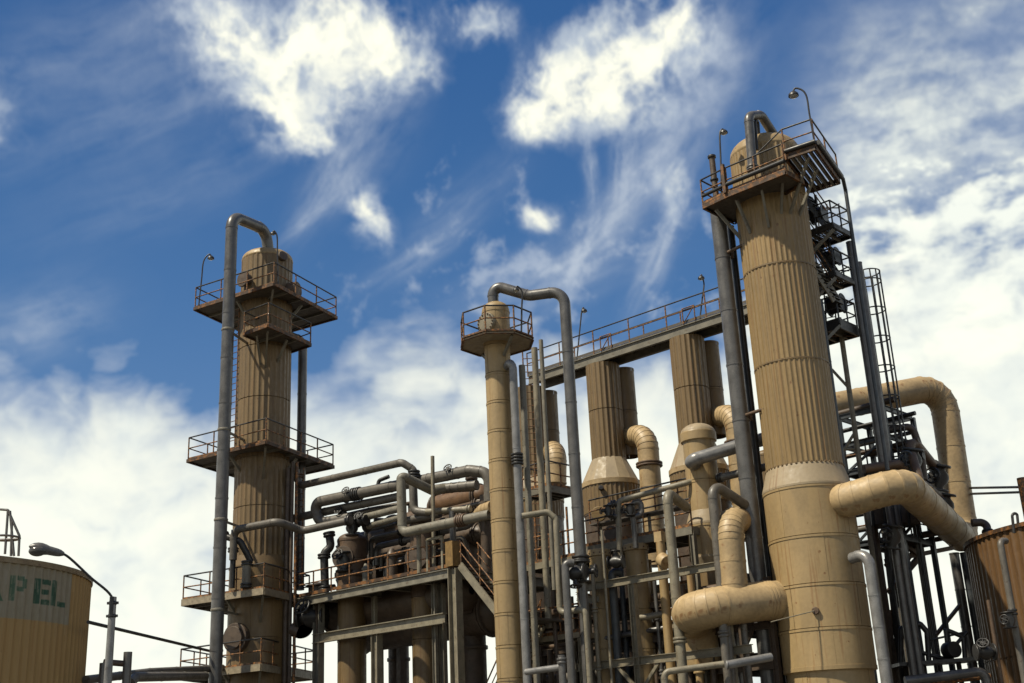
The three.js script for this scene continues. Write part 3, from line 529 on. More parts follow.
// ---------- tower on the left with four railed decks ----------
const W = at(266.5, 300, 56), WL = (py) => levelAt(W.x, W.z, py), Wm = (py) => metres(V3(W.x, WL(py), W.z)), rW = 25.6 * Wm(400);
{
  const t = thing('left_tower', 'brown ribbed tower with four railed decks standing on the left', 'tower', V3(W.x, FLOOR, W.z));
  courses(t, W.x, W.z, rW * 1.1, [FLOOR, 1.6, WL(640), WL(568)], M.brownRib, {}, 'skirt_course');
  part(t, 'cone', shell(W.x, W.z, [[WL(569), rW * 1.11], [WL(558), rW * 1.02]], { seg: 48 }), M.brownRib);
  courses(t, W.x, W.z, rW, [WL(560), WL(510), WL(462), WL(403), WL(352), WL(300)], M.brownRib, { ribs: 30, depth: .03 }, 'ribbed_course');
  courses(t, W.x, W.z, rW * 1.0, [WL(302), WL(262)], M.brownRib, { ribs: 30, depth: .02 }, 'ribbed_course');
  part(t, 'dome', shell(W.x, W.z, [[WL(263), rW * 1.0], [WL(262), rW * 1.03], ...domeLine(WL(261), rW * 1.02, rW * .42)], { smooth: true, seg: 44 }), M.tan);
  const m1 = V3(W.x - rW * .62, WL(287), W.z + rW * .8); part(t, 'manway', [drum(m1, V3(-.6, 0, .8), .34, .5, 24), drum(m1.clone().add(V3(-.15, 0, .2)), V3(-.6, 0, .8), .42, .1, 24)], M.darkBrown);
  const m2 = V3(W.x + rW * .75, WL(264), W.z + rW * .7); part(t, 'sight_glass', drum(m2, V3(.7, .2, .7), .26, .2, 20), M.darkBrown);
  const m3 = V3(W.x + rW * 1.15, WL(295), W.z + rW * .35); part(t, 'manway', drum(m3, V3(.9, 0, .3), .42, .5, 24), M.brown);
  const m4 = V3(W.x - rW * .55, WL(640), W.z + rW * 1.0); part(t, 'manway', [drum(m4, V3(-.45, 0, .9), .66, .3, 28), drum(m4.clone().add(V3(-.09, 0, .18)), V3(-.45, 0, .9), .5, .12, 28)], M.darkBrown);
  const deck = (f, l, r, D, label, o = {}) => { const lv = at(...f, D).y, F = atLevel(...f, lv), Lf = atLevel(...l, lv), R = atLevel(...r, lv), K = Lf.clone().add(R).sub(F); return [platform(label, [F, R, K, Lf], lv, { edgeH: .15, joists: 4, railOpts: { step: 1.55, toeH: .1 }, edges: M.rustDeck, brackets: [F.clone().lerp(Lf, .5), F.clone().lerp(R, .5), F].map((p) => [V3(mix(p.x, W.x, .12), lv - .2, mix(p.z, W.z, .12)), V3(mix(p.x, W.x, .62), lv - 1.4, mix(p.z, W.z, .62))]), ...o }), lv, F, Lf, R]; };
  const [, l1, F1, L1, R1] = deck([274, 283], [194, 308], [337, 317], 53.1, 'topmost square railed deck of the left tower under its dome');
  deck([268, 324.5], [243.5, 333.5], [311, 344], 52.7, 'small railed balcony just below the top deck of left tower', { joists: 2 });
  deck([266, 441], [187, 460], [334, 466], 53.1, 'second square railed deck halfway up the left tower');
  deck([264, 588], [182, 600], [310, 599], 53.1, 'third railed deck of the left tower, level with the pipe structure', { edges: M.edge, edgeH: .3 });
  deck([261, 664], [179, 674], [316, 674], 53.1, 'lowest railed deck of the left tower at the bottom edge', { edges: M.edge, edgeH: .3 });
  const p1 = L1.clone().lerp(F1, .06); lamp('floodlamp on a bent pole at the left corner of the top deck', V3(p1.x, l1, p1.z), at(203.5, 262, -p1.z), at(211, 256, -p1.z).sub(at(203.5, 262, -p1.z)), .17);
  const p2 = F1.clone().lerp(R1, .06); lamp('gooseneck lamp beside the dome of the left tower', V3(p2.x, l1, p2.z), at(277, 236, -p2.z), at(273, 232, -p2.z).sub(at(277, 236, -p2.z)), .13);
  // ladder up the left face
  const lt = thing('fixed_ladder', 'rusty ladder between the top and second decks of left tower', 'ladder', V3(W.x - 1.3, WL(455), W.z + .6)); ladder(lt, V3(W.x - rW * 1.14, WL(448), W.z + .4), V3(W.x - rW * 1.14, WL(300), W.z + .4), .5, V3(.8, 0, .6));
  const lt2 = thing('fixed_ladder', 'ladder on the dark right face of left tower below second deck', 'ladder', V3(W.x + 1.5, WL(590), W.z + .3)); ladder(lt2, V3(W.x + rW * 1.42, WL(588), W.z - .1), V3(W.x + rW * 1.42, WL(470), W.z - .1), .55, V3(.8, 0, .6), M.rust);
}
{ const q = at(230.5, 260, 53.0), y = (py) => levelAt(q.x, q.z, py), r = 5.9 * metres(q);
  pipe('overhead_pipe', 'tall grey pipe left of left tower bending over its dome', 'pipe', [V3(q.x, FLOOR, q.z), V3(q.x, y(216), q.z), V3(mix(q.x, W.x, .98), WL(234), W.z + .5), V3(W.x + .1, WL(256), W.z + .2)], r, M.grey, { bend: 2.4, section: 2.15, seg: 22 });
  { const tt = scene.children[scene.children.length - 1]; for (const py of [330, 430, 520, 610]) part(tt, 'pipe_support', [bar(V3(q.x, y(py), q.z), V3(W.x - rW * .5, y(py), W.z + rW * .7), .09, .09), drum(V3(q.x, y(py), q.z), V3(0, 1, 0), r * 1.1, .12, 22)], M.steel); }
  const q2 = at(302, 400, 57.5), y2 = (py) => levelAt(q2.x, q2.z, py); pipe('downcomer', 'grey downcomer pipe on the right side of the left tower', 'pipe', [V3(W.x + .9, y2(343), W.z), V3(q2.x, y2(341), q2.z), V3(q2.x, y2(590), q2.z)], 4.6 * metres(q2), M.grey, { bend: 1.8, section: 2.6 });
  const pl = pipe('drain_loop', 'curved dark drain loop between the lowest decks of the left tower', 'pipe', [[291, 629, 55.5], [306, 634, 55.5], [308, 614, 55.8], [306, 596, 56]], 6 * metres(q2), M.darkBrown, { bend: 1.8, section: 0, flanges: [[2.6, 1.6, M.darkBrown]] });
  pipe('level_bridle', 'dark small pipe loop on the front of left tower above third deck', 'pipe', [[224, 536, 54], [240, 541, 53.8], [246, 552, 53.9], [251, 562, 54]], .15, M.dark, { section: 0, seg: 12, flanges: [[.02, 1.7]] });
  pipe('level_bridle', 'upright black standpipe between the grey pipe and left tower', 'pipe', [[234, 530, 53.9], [232, 588, 53.9]], .13, M.dark, { section: 0, seg: 12, flanges: [[.35, 1.9]] });
  pipe('level_bridle', 'short pale level gauge on the front of left tower', 'pipe', [[247, 562, 53.6], [246, 587, 53.6]], .2, M.steel, { section: 0, seg: 12, flanges: [[.05, 1.3], [.95, 1.3]] });
}

// dark risers clamped to the shaded side of the left tower
for (const [px, r, y0, label] of [[287, .12, 468, 'dark slim riser against the right face of left tower'], [291.5, .09, 462, 'second dark slim riser close to right face of left tower'], [296, .07, 462, 'thin rusty riser between left tower and its downcomer']]) { const q = at(px, 530, 55.4), y = (py) => levelAt(q.x, q.z, py); pipe('tower_riser', label, 'pipe', [V3(q.x, FLOOR, q.z), V3(q.x, y(y0), q.z)], r, px === 296 ? M.rust : M.darkBrown, { section: 3, seg: 10 }); }
// ---------- catwalk and the three furnaces under it ----------
const RX = AX.clone().negate();                       // right and nearer
const walk0 = at(536, 383, 60), walk1 = runTo(walk0, RX, 756), wTop = walk0.y + .28;
{
  const t = thing('catwalk', 'long railed catwalk bridging the furnace stacks from slim column to tallest column', 'walkway', walk0.clone());
  const o = (p, s, y) => p.clone().addScaledVector(BX, s).setY(y);
  for (const s of [-.55, .55]) part(t, 'girder', ibeam(o(walk0, s, wTop - .26), o(walk1, s, wTop - .26), .18, .46), M.steel);
  const L = walk0.distanceTo(walk1), n = Math.round(L / 1.2);
  for (let i = 0; i < n; i++) { const a = walk0.clone().lerp(walk1, i / n + .002), b = walk0.clone().lerp(walk1, (i + 1) / n - .002); part(t, 'deck_panel', bar(a.setY(wTop), b.setY(wTop), 1.18, .05), M.deck); part(t, 'cross_beam', bar(o(a, -.46, wTop - .15), o(a, .46, wTop - .15), .08, .16), M.steel); }
  for (const s of [-.6, .6]) railing(t, [o(walk0, s, 0), o(walk1, s, 0)], wTop + .02, { step: 2.2, h: 1.2, top: M.dark, toe: s < 0 ? M.deck : null });
  // rusty swing gates in the rail
  for (const f of [.37, .74]) { const p = o(walk0.clone().lerp(walk1, f), -.66, wTop), q = o(walk0.clone().lerp(walk1, f + .05), -.66, wTop); part(t, 'gate', [rod(p.clone().setY(wTop), p.clone().setY(wTop + .75), .03), rod(q.clone().setY(wTop), q.clone().setY(wTop + .75), .03), rod(p.clone().setY(wTop + .74), q.clone().setY(wTop + .74), .03), rod(p.clone().setY(wTop), q.clone().setY(wTop + .74), .025)], M.rust); }
  for (const [px, top, hx, hy, label] of [[581, 318, 584, 309, 'gooseneck lamp on the catwalk right of the looping grey pipe'], [704, 284, 701, 276, 'gooseneck lamp on the catwalk near the thick grey riser']]) {
    const p = o(runTo(walk0, RX, px + 4), -.6, wTop); lamp(label, p, at(px, top, -p.z), at(hx, hy, -p.z).sub(at(px, top, -p.z)), .16);
  }
}
function furnace(label, px, body, opts = {}) {
  const s = runTo(walk0, RX, px), y = (py) => levelAt(s.x, s.z, py), m = (py) => metres(V3(s.x, y(py), s.z)), [topR, coneTop, coneBase, wideR, bodyEnd] = body, top = wTop - .5;
  const t = thing('furnace_stack', label, 'furnace', V3(s.x, FLOOR, s.z), 'furnace stacks under the catwalk'), r = topR * m(coneTop - 30), R = wideR * m(coneBase);
  courses(t, s.x, s.z, r, [y(coneTop + 1), mix(y(coneTop), top, .5), top], M.brownRib, { ribs: 22, depth: .035 }, 'ribbed_course');
  const k = 14; for (let i = 0; i < k; i++) {            // the cone is folded from flat plates
    const a0 = i / k * 6.283, a1 = (i + 1) / k * 6.283, yt = y(coneTop), yb = y(coneBase), c = (a, rr, yy) => V3(s.x + Math.cos(a) * rr, yy, s.z + Math.sin(a) * rr);
    part(t, 'cone_plate', hull([c(a0, R * 1.03, yb), c(a1, R * 1.03, yb), c(a1, r * 1.05, yt), c(a0, r * 1.05, yt), c(a0, R * .95, yb - .02), c(a1, R * .95, yb - .02), c(a1, r * .9, yt - .02), c(a0, r * .9, yt - .02)], [[0, 1, 2, 3], [4, 5, 6, 7], [0, 1, 5, 4], [2, 3, 7, 6]]), M.tanPale);
  }
  part(t, 'cone_rim', shell(s.x, s.z, [[y(coneBase) - .22, R * 1.01], [y(coneBase) - .2, R * 1.05], [y(coneBase) + .02, R * 1.05], [y(coneBase) + .04, R]], { seg: 40 }), M.tanDuct);
  courses(t, s.x, s.z, R, [y(bodyEnd), y(coneBase) - .1], M.brownRib, { ribs: 40, depth: .03 }, 'ribbed_course');
  courses(t, s.x, s.z, R * .98, [FLOOR, 2.4, mix(2.4, y(bodyEnd), .5), y(bodyEnd) + .02], M.darkBrown, {}, 'base_course');  // lower body darker than the ribs above: shade put into its colour
  return { t, s, y, m, r, R };
}
const N1 = furnace('ribbed furnace stack with pale folded cone, right of the looping grey pipe', 602, [16.5, 460, 484, 28.5, 515]);
const N2 = furnace('ribbed furnace stack behind the domed vessel, left of the thick grey riser', 686, [17, 443, 470, 29, 505]);
const N0 = furnace('ribbed furnace stack mostly hidden behind the slim column', 530, [15, 478, 500, 27, 520]);
{
  const f = N1.s.clone().add(V3(-.35, 0, N1.R)); const c = at(599, 514, -N1.s.z - N1.R - .3); part(N1.t, 'manway_cover', drum(c, V3(-.2, -.1, 1), 7.2 * N1.m(514), .25, 28), M.tanRib, 'round bolted tan cover');
  part(N1.t, 'peep_hole', drum(at(601, 488, -N1.s.z - N1.R), V3(0, .2, 1), .12, .2, 14), M.dark);
  for (const [N, fx, topY, ex, ey, low, label, dl] of [[N1, 626, 371, 649, 433, 566, 'right of the nearest cone', ''], [N2, 712, 348, 737, 413, 540, '', ''], [N0, 548, 387, 556, 449, 484, '', '']]) {
    const d = -N.s.z + .5, q = at(fx, topY + 40, d), y = (py) => levelAt(q.x, q.z, py), r = 10.8 * metres(q);
    const words = N === N1 ? 'middle' : N === N2 ? 'right-hand' : 'left-hand';
    const t = thing('flue', `smooth brown flue standing behind the ${words} furnace stack`, 'flue', V3(q.x, y(ey + 20), q.z), 'flues of the furnaces');
    courses(t, q.x, q.z, r, [y(ey + 24), mix(y(ey + 24), wTop - .6, .5), wTop - .6], M.brownRib, {}, 'flue_course');
    for (const f of [.25, .8]) part(t, 'flue_tie', bar(V3(q.x, mix(y(ey + 24), wTop - .6, f), q.z), V3(N.s.x, mix(y(ey + 24), wTop - .6, f), N.s.z), .12, .2), M.brown);
    pipe('flue_elbow', `mitred tan duct elbow beside the ${words} furnace stack`, 'duct', [at(fx + 1, ey + 5, d), at(ex + (N === N0 ? 0 : -2), ey + 1, d - 1.6), V3(at(ex, ey + 40, d - 1.6).x, levelAt(at(ex, ey + 40, d - 1.6).x, -d + 1.6, low), -d + 1.6)], 10.3 * metres(q), M.tanDuct, { bend: 1.8, section: 1.7, mitre: 7, seg: 26, lap: .03, group: 'furnace flue elbows', flanges: N === N0 ? [] : [[1.24, 1.25, M.brown]] });
  }
}
// ---------- domed vessel in front of the right furnace ----------
{
  const q = at(699, 445, 47), y = (py) => levelAt(q.x, q.z, py), m = metres(V3(q.x, y(460), q.z));
  const t = thing('domed_vessel', 'upright tan vessel with a domed cap and pale collar, centre right', 'vessel', V3(q.x, FLOOR, q.z));
  courses(t, q.x, q.z, 15.9 * m, [y(520), y(482), y(441)], M.tan);
  part(t, 'cap_ring', shell(q.x, q.z, [[y(443), 16 * m], [y(442), 18 * m], [y(434), 18 * m], [y(433), 17.6 * m]], { seg: 44 }), M.tan);
  part(t, 'cap', shell(q.x, q.z, domeLine(y(434), 17.6 * m, 10.5 * m), { smooth: true, seg: 44 }), M.tanPale);
  part(t, 'collar', shell(q.x, q.z, [[y(526), 20 * m], [y(524), 20 * m], [y(512), 16.2 * m], [y(511), 15.9 * m]], { seg: 44 }), M.tanPale);
  courses(t, q.x, q.z, 19.3 * m, [y(559), y(526)], M.tan);
  part(t, 'lower_ring', shell(q.x, q.z, [[y(566), 17 * m], [y(559), 19.8 * m], [y(557), 19.8 * m]], { seg: 44 }), M.tanPale);
  courses(t, q.x, q.z, 15.5 * m, [FLOOR, 2.2, y(610), y(565)], M.brownRib);
  pipe('vapour_pipe', 'silver pipe from the domed vessel across to the tallest column', 'pipe', [V3(q.x - .1, y(466), q.z + .3), at(686, 462, 46.0), at(747, 443.5, 45.7), at(768, 438, 45.6)], 6.6 * m, M.silver, { bend: 1.4, section: 1.7, seg: 22 });
  pipe('vapour_pipe', 'dull pipe below the silver one, behind the thick grey riser', 'pipe', [at(719, 478, 46.5), at(770, 466, 45.0)], 3.8 * m, M.grey, { section: 1.6, flanges: [[.02, 1.3]] });
  // small brown drum seen between riser and tall column
  const d = at(765, 455, 48.5), yd = (py) => levelAt(d.x, d.z, py), b = thing('small_drum', 'little brown capped drum between the thick riser and tallest column', 'vessel', V3(d.x, FLOOR, d.z)), md = metres(d);
  courses(b, d.x, d.z, 9.5 * md, [FLOOR, 3, 6, yd(455)], M.brownRib); part(b, 'cap', shell(d.x, d.z, domeLine(yd(456), 9.6 * md, 6 * md), { smooth: true, seg: 30 }), M.brownRib);
}
// ---------- looping pipes of the middle ----------
const drop = (px, py, d) => { const p = at(px, py, d); return V3(p.x, FLOOR, p.z); };
pipe('loop_pipe', 'grey inverted-U pipe in front of the domed vessel, right leg', 'pipe', [drop(712, 492, 43.4), at(711.5, 483, 43.4), at(747, 506, 44.6)], 5.2 * .0365, M.dull, { bend: 2, section: 2.2 });
pipe('loop_pipe', 'beige upright pipe bending over toward the domed vessel foot', 'pipe', [drop(668, 505, 44.0), at(667, 492, 44.0), at(686, 507, 46)], 5.0 * .037, M.beam, { bend: 2, section: 3.4, flanges: [[.5, 1.35, M.beam], [.32, 1.35, M.beam]] });
pipe('header_pipe', 'pale thin header pipe climbing right above the two lidded drums', 'pipe', [at(620, 566, 47.2), at(618, 501, 47.2), at(686, 483, 46.6), at(698, 480, 46.8)], 3.0 * .038, M.beam, { bend: 2.4, section: 2.5 });
pipe('header_pipe', 'short grey upright with a side loop above the right lidded drum', 'pipe', [at(636, 548, 47.2), at(632, 503, 47.2), at(641, 501, 47.2), at(642, 514, 47.2), at(634, 517, 47.2)], 2.8 * .038, M.grey, { bend: 1.8, section: 0 });
pipe('header_pipe', 'short grey stub with a side loop left of the pale header', 'pipe', [at(619, 503, 47.2), at(608, 505, 47.2), at(607, 517, 47.2), at(618, 516, 47.2)], 2.5 * .038, M.grey, { bend: 1.8, section: 0, flanges: [[.5, 1.7], [2.5, 1.7]] });
pipe('bypass_pipe', 'beige bypass pipe zigzagging down right of the slim column', 'pipe', [at(522, 516, 44.9), at(548, 512, 44.9), at(556, 519, 44.9), at(560, 613, 44.9), at(585, 609, 44.4), drop(585, 611, 44.4)], 3.1 * .037, M.beam, { bend: 1.8, section: 2.4 });
pipe('bypass_pipe', 'grey upright pipe with top elbow under the gate valve', 'pipe', [at(574, 563, 44.2), at(565, 563, 44.2), drop(565, 566, 44.2)], 3.9 * .037, M.grey, { bend: 1.8, section: 2.2 });
pipe('bypass_pipe', 'silver level pipe low between slim column and grey upright', 'pipe', [at(526, 672, 44.5), at(563, 667, 43.6)], 3.1 * .037, M.silver, { section: 1.4 });
pipe('bypass_pipe', 'short grey stub pipe low beside the grey upright', 'pipe', [drop(561.5, 655, 43.5), at(561.5, 655, 43.5)], 3.6 * .036, M.grey, { section: 0, flanges: [[.96, 1.4, M.grey]] });
pipe('low_header', 'pale low header bending down left of the beige upright pipe', 'pipe', [drop(664.5, 675, 42.8), at(664, 672, 42.8), at(724, 664, 42.6)], 3.2 * .0355, M.beam, { bend: 2, section: 1.7 });
pipe('low_header', 'grey upright pipe under the fat tan duct, its flange showing', 'pipe', [drop(724, 640, 43), at(722.5, 622, 43)], 4.2 * .0355, M.dull, { section: 1.9, flanges: [[.93, 1.35, M.dull]] });
pipe('low_header', 'slim grey upright pipe right of the flanged one under fat duct', 'pipe', [drop(745, 640, 43.6), at(742.5, 615, 43.6)], 3.4 * .036, M.dull, { section: 1.9 });
pipe('thin_pole', 'thin pale pole standing before the left lidded drum', 'pole', [drop(602.5, 545, 45.4), at(601.6, 530, 45.4)], .052, M.beam, { section: 0, seg: 8 });
pipe('bypass_pipe', 'slate grey upright pipe between the two lidded drums', 'pipe', [at(622, 573, 47.6), at(612, 571, 47.6), drop(612, 575, 47.6)], 4.3 * .038, M.slate, { section: 2.2, bend: 1.7 });
pipe('bypass_pipe', 'slim slate pipe behind the steel post of the beam frame', 'pipe', [drop(622, 600, 48.4), at(620, 556, 48.4)], 3 * .038, M.slate, { section: 2.2 });

// ---------- lidded drums ----------
for (const [px, lid, r, label, d] of [[599, 553, 10, 'left of the two upright tan drums with flat lids', 48.6], [636, 547.5, 11.2, 'right of the two upright tan drums with flat lids', 48]]) {
  const q = at(px, lid, d), y = (py) => levelAt(q.x, q.z, py), m = metres(q), t = thing('lidded_drum', label, 'drum', V3(q.x, FLOOR, q.z), 'lidded drums');
  courses(t, q.x, q.z, r * m, [FLOOR, 1.5, y(650), y(610), y(lid + 4)], M.tan);
  part(t, 'lid', shell(q.x, q.z, [[y(lid + 4), r * m], [y(lid + 4) + .02, r * m * 1.15], [y(lid - 2), r * m * 1.15], [y(lid - 3), r * m * 1.08], [y(lid - 4), .01]], { seg: 40 }), M.tanDuct);
  for (let i = 0; i < 12; i++) { const a = i / 12 * 6.283; part(t, 'bolt', drum(V3(q.x + Math.cos(a) * r * m * 1.16, y(lid + 1), q.z + Math.sin(a) * r * m * 1.16), V3(Math.cos(a), 0, Math.sin(a)), .035, .05, 6, .01), M.brown); }
}
// ---------- pale beam frame ----------
{
  const p0 = at(632, 580, 46.4), y1 = p0.y, a = runTo(p0, RX, 577), b = runTo(p0, RX, 722), t = thing('beam_frame', 'pale steel beam frame in front of the lidded drums', 'frame', V3(p0.x, FLOOR, p0.z));
  part(t, 'beam', ibeam(a.clone().setY(y1), b.clone().setY(y1), .2, .3), M.beam);
  const y2 = levelAt(p0.x, p0.z, 661), a2 = runTo(p0.clone().setY(y2), RX, 578), b2 = runTo(p0.clone().setY(y2), RX, 752);
  part(t, 'beam', ibeam(a2.setY(y2), b2.setY(y2), .2, .3), M.beam);
  const post = (p, top, m = M.beam, back = 0) => part(t, 'post', ibeam(V3(p.x, FLOOR, p.z).addScaledVector(BX, back), V3(p.x, top, p.z).addScaledVector(BX, back), .24, .26, RX), m);
  post(p0, y1 - .15); post(a, y1 - .15, M.steel, .5); post(b, y1 - .15);
  for (const s of [-1, 1]) part(t, 'knee_brace', bar(V3(p0.x, y2 - 1.05, p0.z).addScaledVector(RX, s * .1), V3(p0.x, y2 - .15, p0.z).addScaledVector(RX, s * .95), .12, .12), M.beam);
  part(t, 'stub_beam', ibeam(a.clone().setY(y1 - .5), a.clone().addScaledVector(RX, 1.1).setY(y1 - .5), .16, .24), M.beam);
  part(t, 'back_beam', ibeam(a.clone().addScaledVector(BX, 4).setY(y1), b.clone().addScaledVector(BX, 4).setY(y1), .2, .3), M.steel);
  for (const p of [a, b]) { part(t, 'tie_beam', ibeam(p.clone().setY(y1 - .32), p.clone().addScaledVector(BX, 4).setY(y1 - .32), .16, .26), M.steel); post(p, y1, M.steel, 4); }
}
// gallery with rusty rails behind the drums
{
  const s = at(578, 549, 50), e = runTo(s, RX, 692), lv = s.y, poly = [s, e, e.clone().addScaledVector(BX, 2.2), s.clone().addScaledVector(BX, 2.2)];
  const t = platform('rusty railed gallery running behind the lidded drums', poly, lv, { edges: M.steel, edgeH: .3, railPts: [s, e], closedRail: false, railOpts: { step: 1.2, top: M.dark } });
  for (const p of [s, e]) part(t, 'leg', ibeam(V3(p.x, FLOOR, p.z), V3(p.x, lv - .3, p.z), .2, .2, RX), M.steel);
  railing(t, [s.clone().addScaledVector(BX, .9), e.clone().addScaledVector(BX, .9)], lv + 1.15, { step: 1.1, toe: null, top: M.dark, h: 1.0 }); part(t, 'upper_walk', bar(s.clone().addScaledVector(BX, 1.2).setY(lv + 1.1), e.clone().addScaledVector(BX, 1.2).setY(lv + 1.1), .7, .06), M.deck); for (const f of [.05, .5, .95]) { const p = s.clone().lerp(e, f).addScaledVector(BX, 1.2); part(t, 'upper_post', bar(p.clone().setY(lv), p.clone().setY(lv + 1.1), .1, .1), M.steel); }
  const s2 = at(523, 492, 52), e2 = runTo(s2, RX, 549), q = [s2, e2, e2.clone().addScaledVector(BX, 1.6), s2.clone().addScaledVector(BX, 1.6)];
  const u = platform('small railed landing on the furnace beside the slim column', q, s2.y, { edges: M.steel, edgeH: .28, railPts: [q[3], s2, e2, q[2]], closedRail: false, railOpts: { step: .9 } });
  part(u, 'bracket', bar(s2.clone().addScaledVector(BX, 1.2).setY(s2.y - .25), V3(N0.s.x, s2.y - 1.8, N0.s.z + N0.R * .8), .12, .12), M.steel);
  const s3 = at(524, 566, 50.5), e3 = runTo(s3, RX, 578), q3 = [s3, e3, e3.clone().addScaledVector(BX, 2.0), s3.clone().addScaledVector(BX, 2.0)];
  const v = platform('railed furnace gallery between the slim column and grey drop pipe', q3, s3.y, { edges: M.beam, edgeH: .26, railPts: [s3, e3], closedRail: false, railOpts: { step: .8, top: M.rust } });
  for (const p of [s3, e3]) part(v, 'leg', ibeam(V3(p.x, FLOOR, p.z), V3(p.x, s3.y - .26, p.z), .2, .2, RX), M.darkBrown);
  for (const f of [.1, .4, .7]) { const p = s3.clone().lerp(e3, f).addScaledVector(BX, .5); part(v, 'conduit', rod(V3(p.x, s3.y, p.z), V3(p.x, s3.y + 2.2, p.z), .05, 6), M.rust); }
}
// relief valve stack between drum and beige upright
{
  const c = at(660, 538, 46.4), m = metres(c), t = thing('relief_valve', 'pale relief valve with boxy head left of the beige upright pipe', 'valve', V3(c.x, FLOOR, c.z));
  part(t, 'valve_head', bar(V3(c.x, c.y - 4 * m, c.z), V3(c.x, c.y + 6 * m, c.z), 9 * m, 8 * m), M.tanDuct);
  part(t, 'valve_stem', rod(V3(c.x, FLOOR, c.z), V3(c.x, c.y - 4 * m, c.z), 4.6 * m, 14), M.tan);
  part(t, 'outlet', [drum(V3(c.x + .05, c.y - 24 * m, c.z + .3), V3(.4, -.5, .8), 7 * m, .4, 20), drum(V3(c.x + .1, c.y - 24 * m, c.z + .1), V3(.4, -.5, .8), 5 * m, .6, 20)], M.tanDuct);
  valve('gate_valve', 'dark valve left of the short grey stub loop', at(608, 511, 47.0), .12, V3(0, 1, 0), V3(-1, 0, .4));
  valve('gate_valve', 'dark valve between the two loops above the lidded drums', at(630, 510, 47.0), .13, V3(0, 1, 0), V3(-1, 0, .4));
  valve('gate_valve', 'dark valve low between the two lidded drums', at(616, 562, 47.0), .17, V3(1, 0, .4), V3(0, 1, 0));
  valve('gate_valve', 'dark valve at the left end of the pale beam frame', at(575, 573, 44.6), .2, V3(1, 0, .3), V3(0, -1, .2));
}

// ---------- dark pipe rack behind the middle ----------
{
  const a = at(508, 640, 53), b = runTo(a, RX, 770), t = thing('pipe_rack', 'dark crowded pipe rack in the shade behind the lidded drums', 'pipe rack', V3(a.x, FLOOR, a.z)), lift = (p, y, s = 0) => V3(p.x, y, p.z).addScaledVector(BX, s), n = 7;
  for (let i = 0; i <= n; i++) for (const s of [0, 2.4]) part(t, 'rack_post', ibeam(lift(a.clone().lerp(b, i / n), FLOOR, s), lift(a.clone().lerp(b, i / n), 7.6, s), .22, .22, RX), M.darkBrown);
  for (const y of [3.1, 4.5, 5.9, 7.2]) { for (const s of [0, 2.4]) part(t, 'rack_beam', ibeam(lift(a, y, s), lift(b, y, s), .14, .24), M.darkBrown); for (let i = 0; i <= n; i++) part(t, 'rack_tie', bar(lift(a.clone().lerp(b, i / n), y - .16, 0), lift(a.clone().lerp(b, i / n), y - .16, 2.4), .1, .16), M.darkBrown);
    let s = .15; while (s < 2.3) { const r = .09 + rnd() * .16; const f0 = rnd() * .25, f1 = .75 + rnd() * .25; part(t, 'rack_pipe', rod(lift(a.clone().lerp(b, f0), y + .13 + r, s + r), lift(a.clone().lerp(b, f1), y + .13 + r, s + r), r, 12), rnd() < .3 ? M.brown : rnd() < .5 ? M.dull : M.darkBrown); s += 2 * r + .1; } }
  for (let k = 0; k < 9; k++) { const p = a.clone().lerp(b, .06 + k * .105 + rnd() * .04), y0 = 1 + rnd() * 2, y1 = 5 + rnd() * 3.2, r = .06 + rnd() * .07; part(t, 'rack_riser', rod(lift(p, FLOOR, -.2), lift(p, y1, -.2), r, 10), rnd() < .4 ? M.dull : M.darkBrown); }
  for (let k = 0; k < 3; k++) { const p = a.clone().lerp(b, .2 + k * .3), q = a.clone().lerp(b, .2 + k * .3 + .14); part(t, 'rack_brace', bar(lift(p, 3.1, 0), lift(q, 5.9, 0), .12, .12), M.darkBrown); }
}

// ---------- slim uprights and small galleries that crowd the middle ----------
for (const [px, top, d, r, m, label] of [
  [592, 565, 47.4, 2.2, M.beam, 'slim pale upright pipe just left of the left lidded drum'], [648, 560, 49, 3.4, M.tan, 'tan upright pipe just right of the right lidded drum'], [654, 575, 47.4, 2.0, M.grey, 'slim grey upright pipe between right lidded drum and relief valve'],
  [653, 592, 49.4, 7.5, M.tan, 'stout tan standpipe between the right lidded drum and beige upright'], [668, 625, 48.4, 6, M.brownRib, 'short brown standpipe behind the beige upright pipe'], [690, 572, 45.6, 3.6, M.tan, 'tan upright pipe under the beam in front of the domed vessel'], [737, 628, 45.4, 2.6, M.silver, 'slim silver upright pipe under the fat duct near the riser'], [756, 600, 46.4, 2.2, M.beam, 'slim pale upright pipe between fat duct and tallest column foot'],
]) { const q = at(px, top, d); pipe('upright_pipe', label, 'pipe', [V3(q.x, FLOOR, q.z), q], r * .039, m, { section: 1.4, seg: 12, flanges: [[.8, 1.5, m], [.55, 1.5, m]], group: 'slim uprights of the middle' }); }
for (const [px0, px1, py, d, label] of [[640, 725, 628, 48.6, 'low railed gallery behind the beige upright pipe'], [524, 580, 640, 49.4, 'low railed gallery right of the slim column foot'], [648, 700, 590, 49.6, 'short railed gallery behind the domed vessel foot']]) {
  const s = at(px0, py, d), e = runTo(s, RX, px1), poly = [s, e, e.clone().addScaledVector(BX, 1.1), s.clone().addScaledVector(BX, 1.1)], t = platform(label, poly, s.y, { edges: M.edge, edgeH: .2, railPts: [s, e], closedRail: false, railOpts: { step: .9, top: M.rust } });
  for (const p of [s, e]) part(t, 'leg', ibeam(V3(p.x, FLOOR, p.z), V3(p.x, s.y - .2, p.z), .16, .16, RX), M.beam);
}
pipe('level_pipe', 'pale level pipe crossing behind the fat duct at its lower edge', 'pipe', [at(640, 618, 47), at(772, 596, 46)], .12, M.beam, { section: 1.2 });
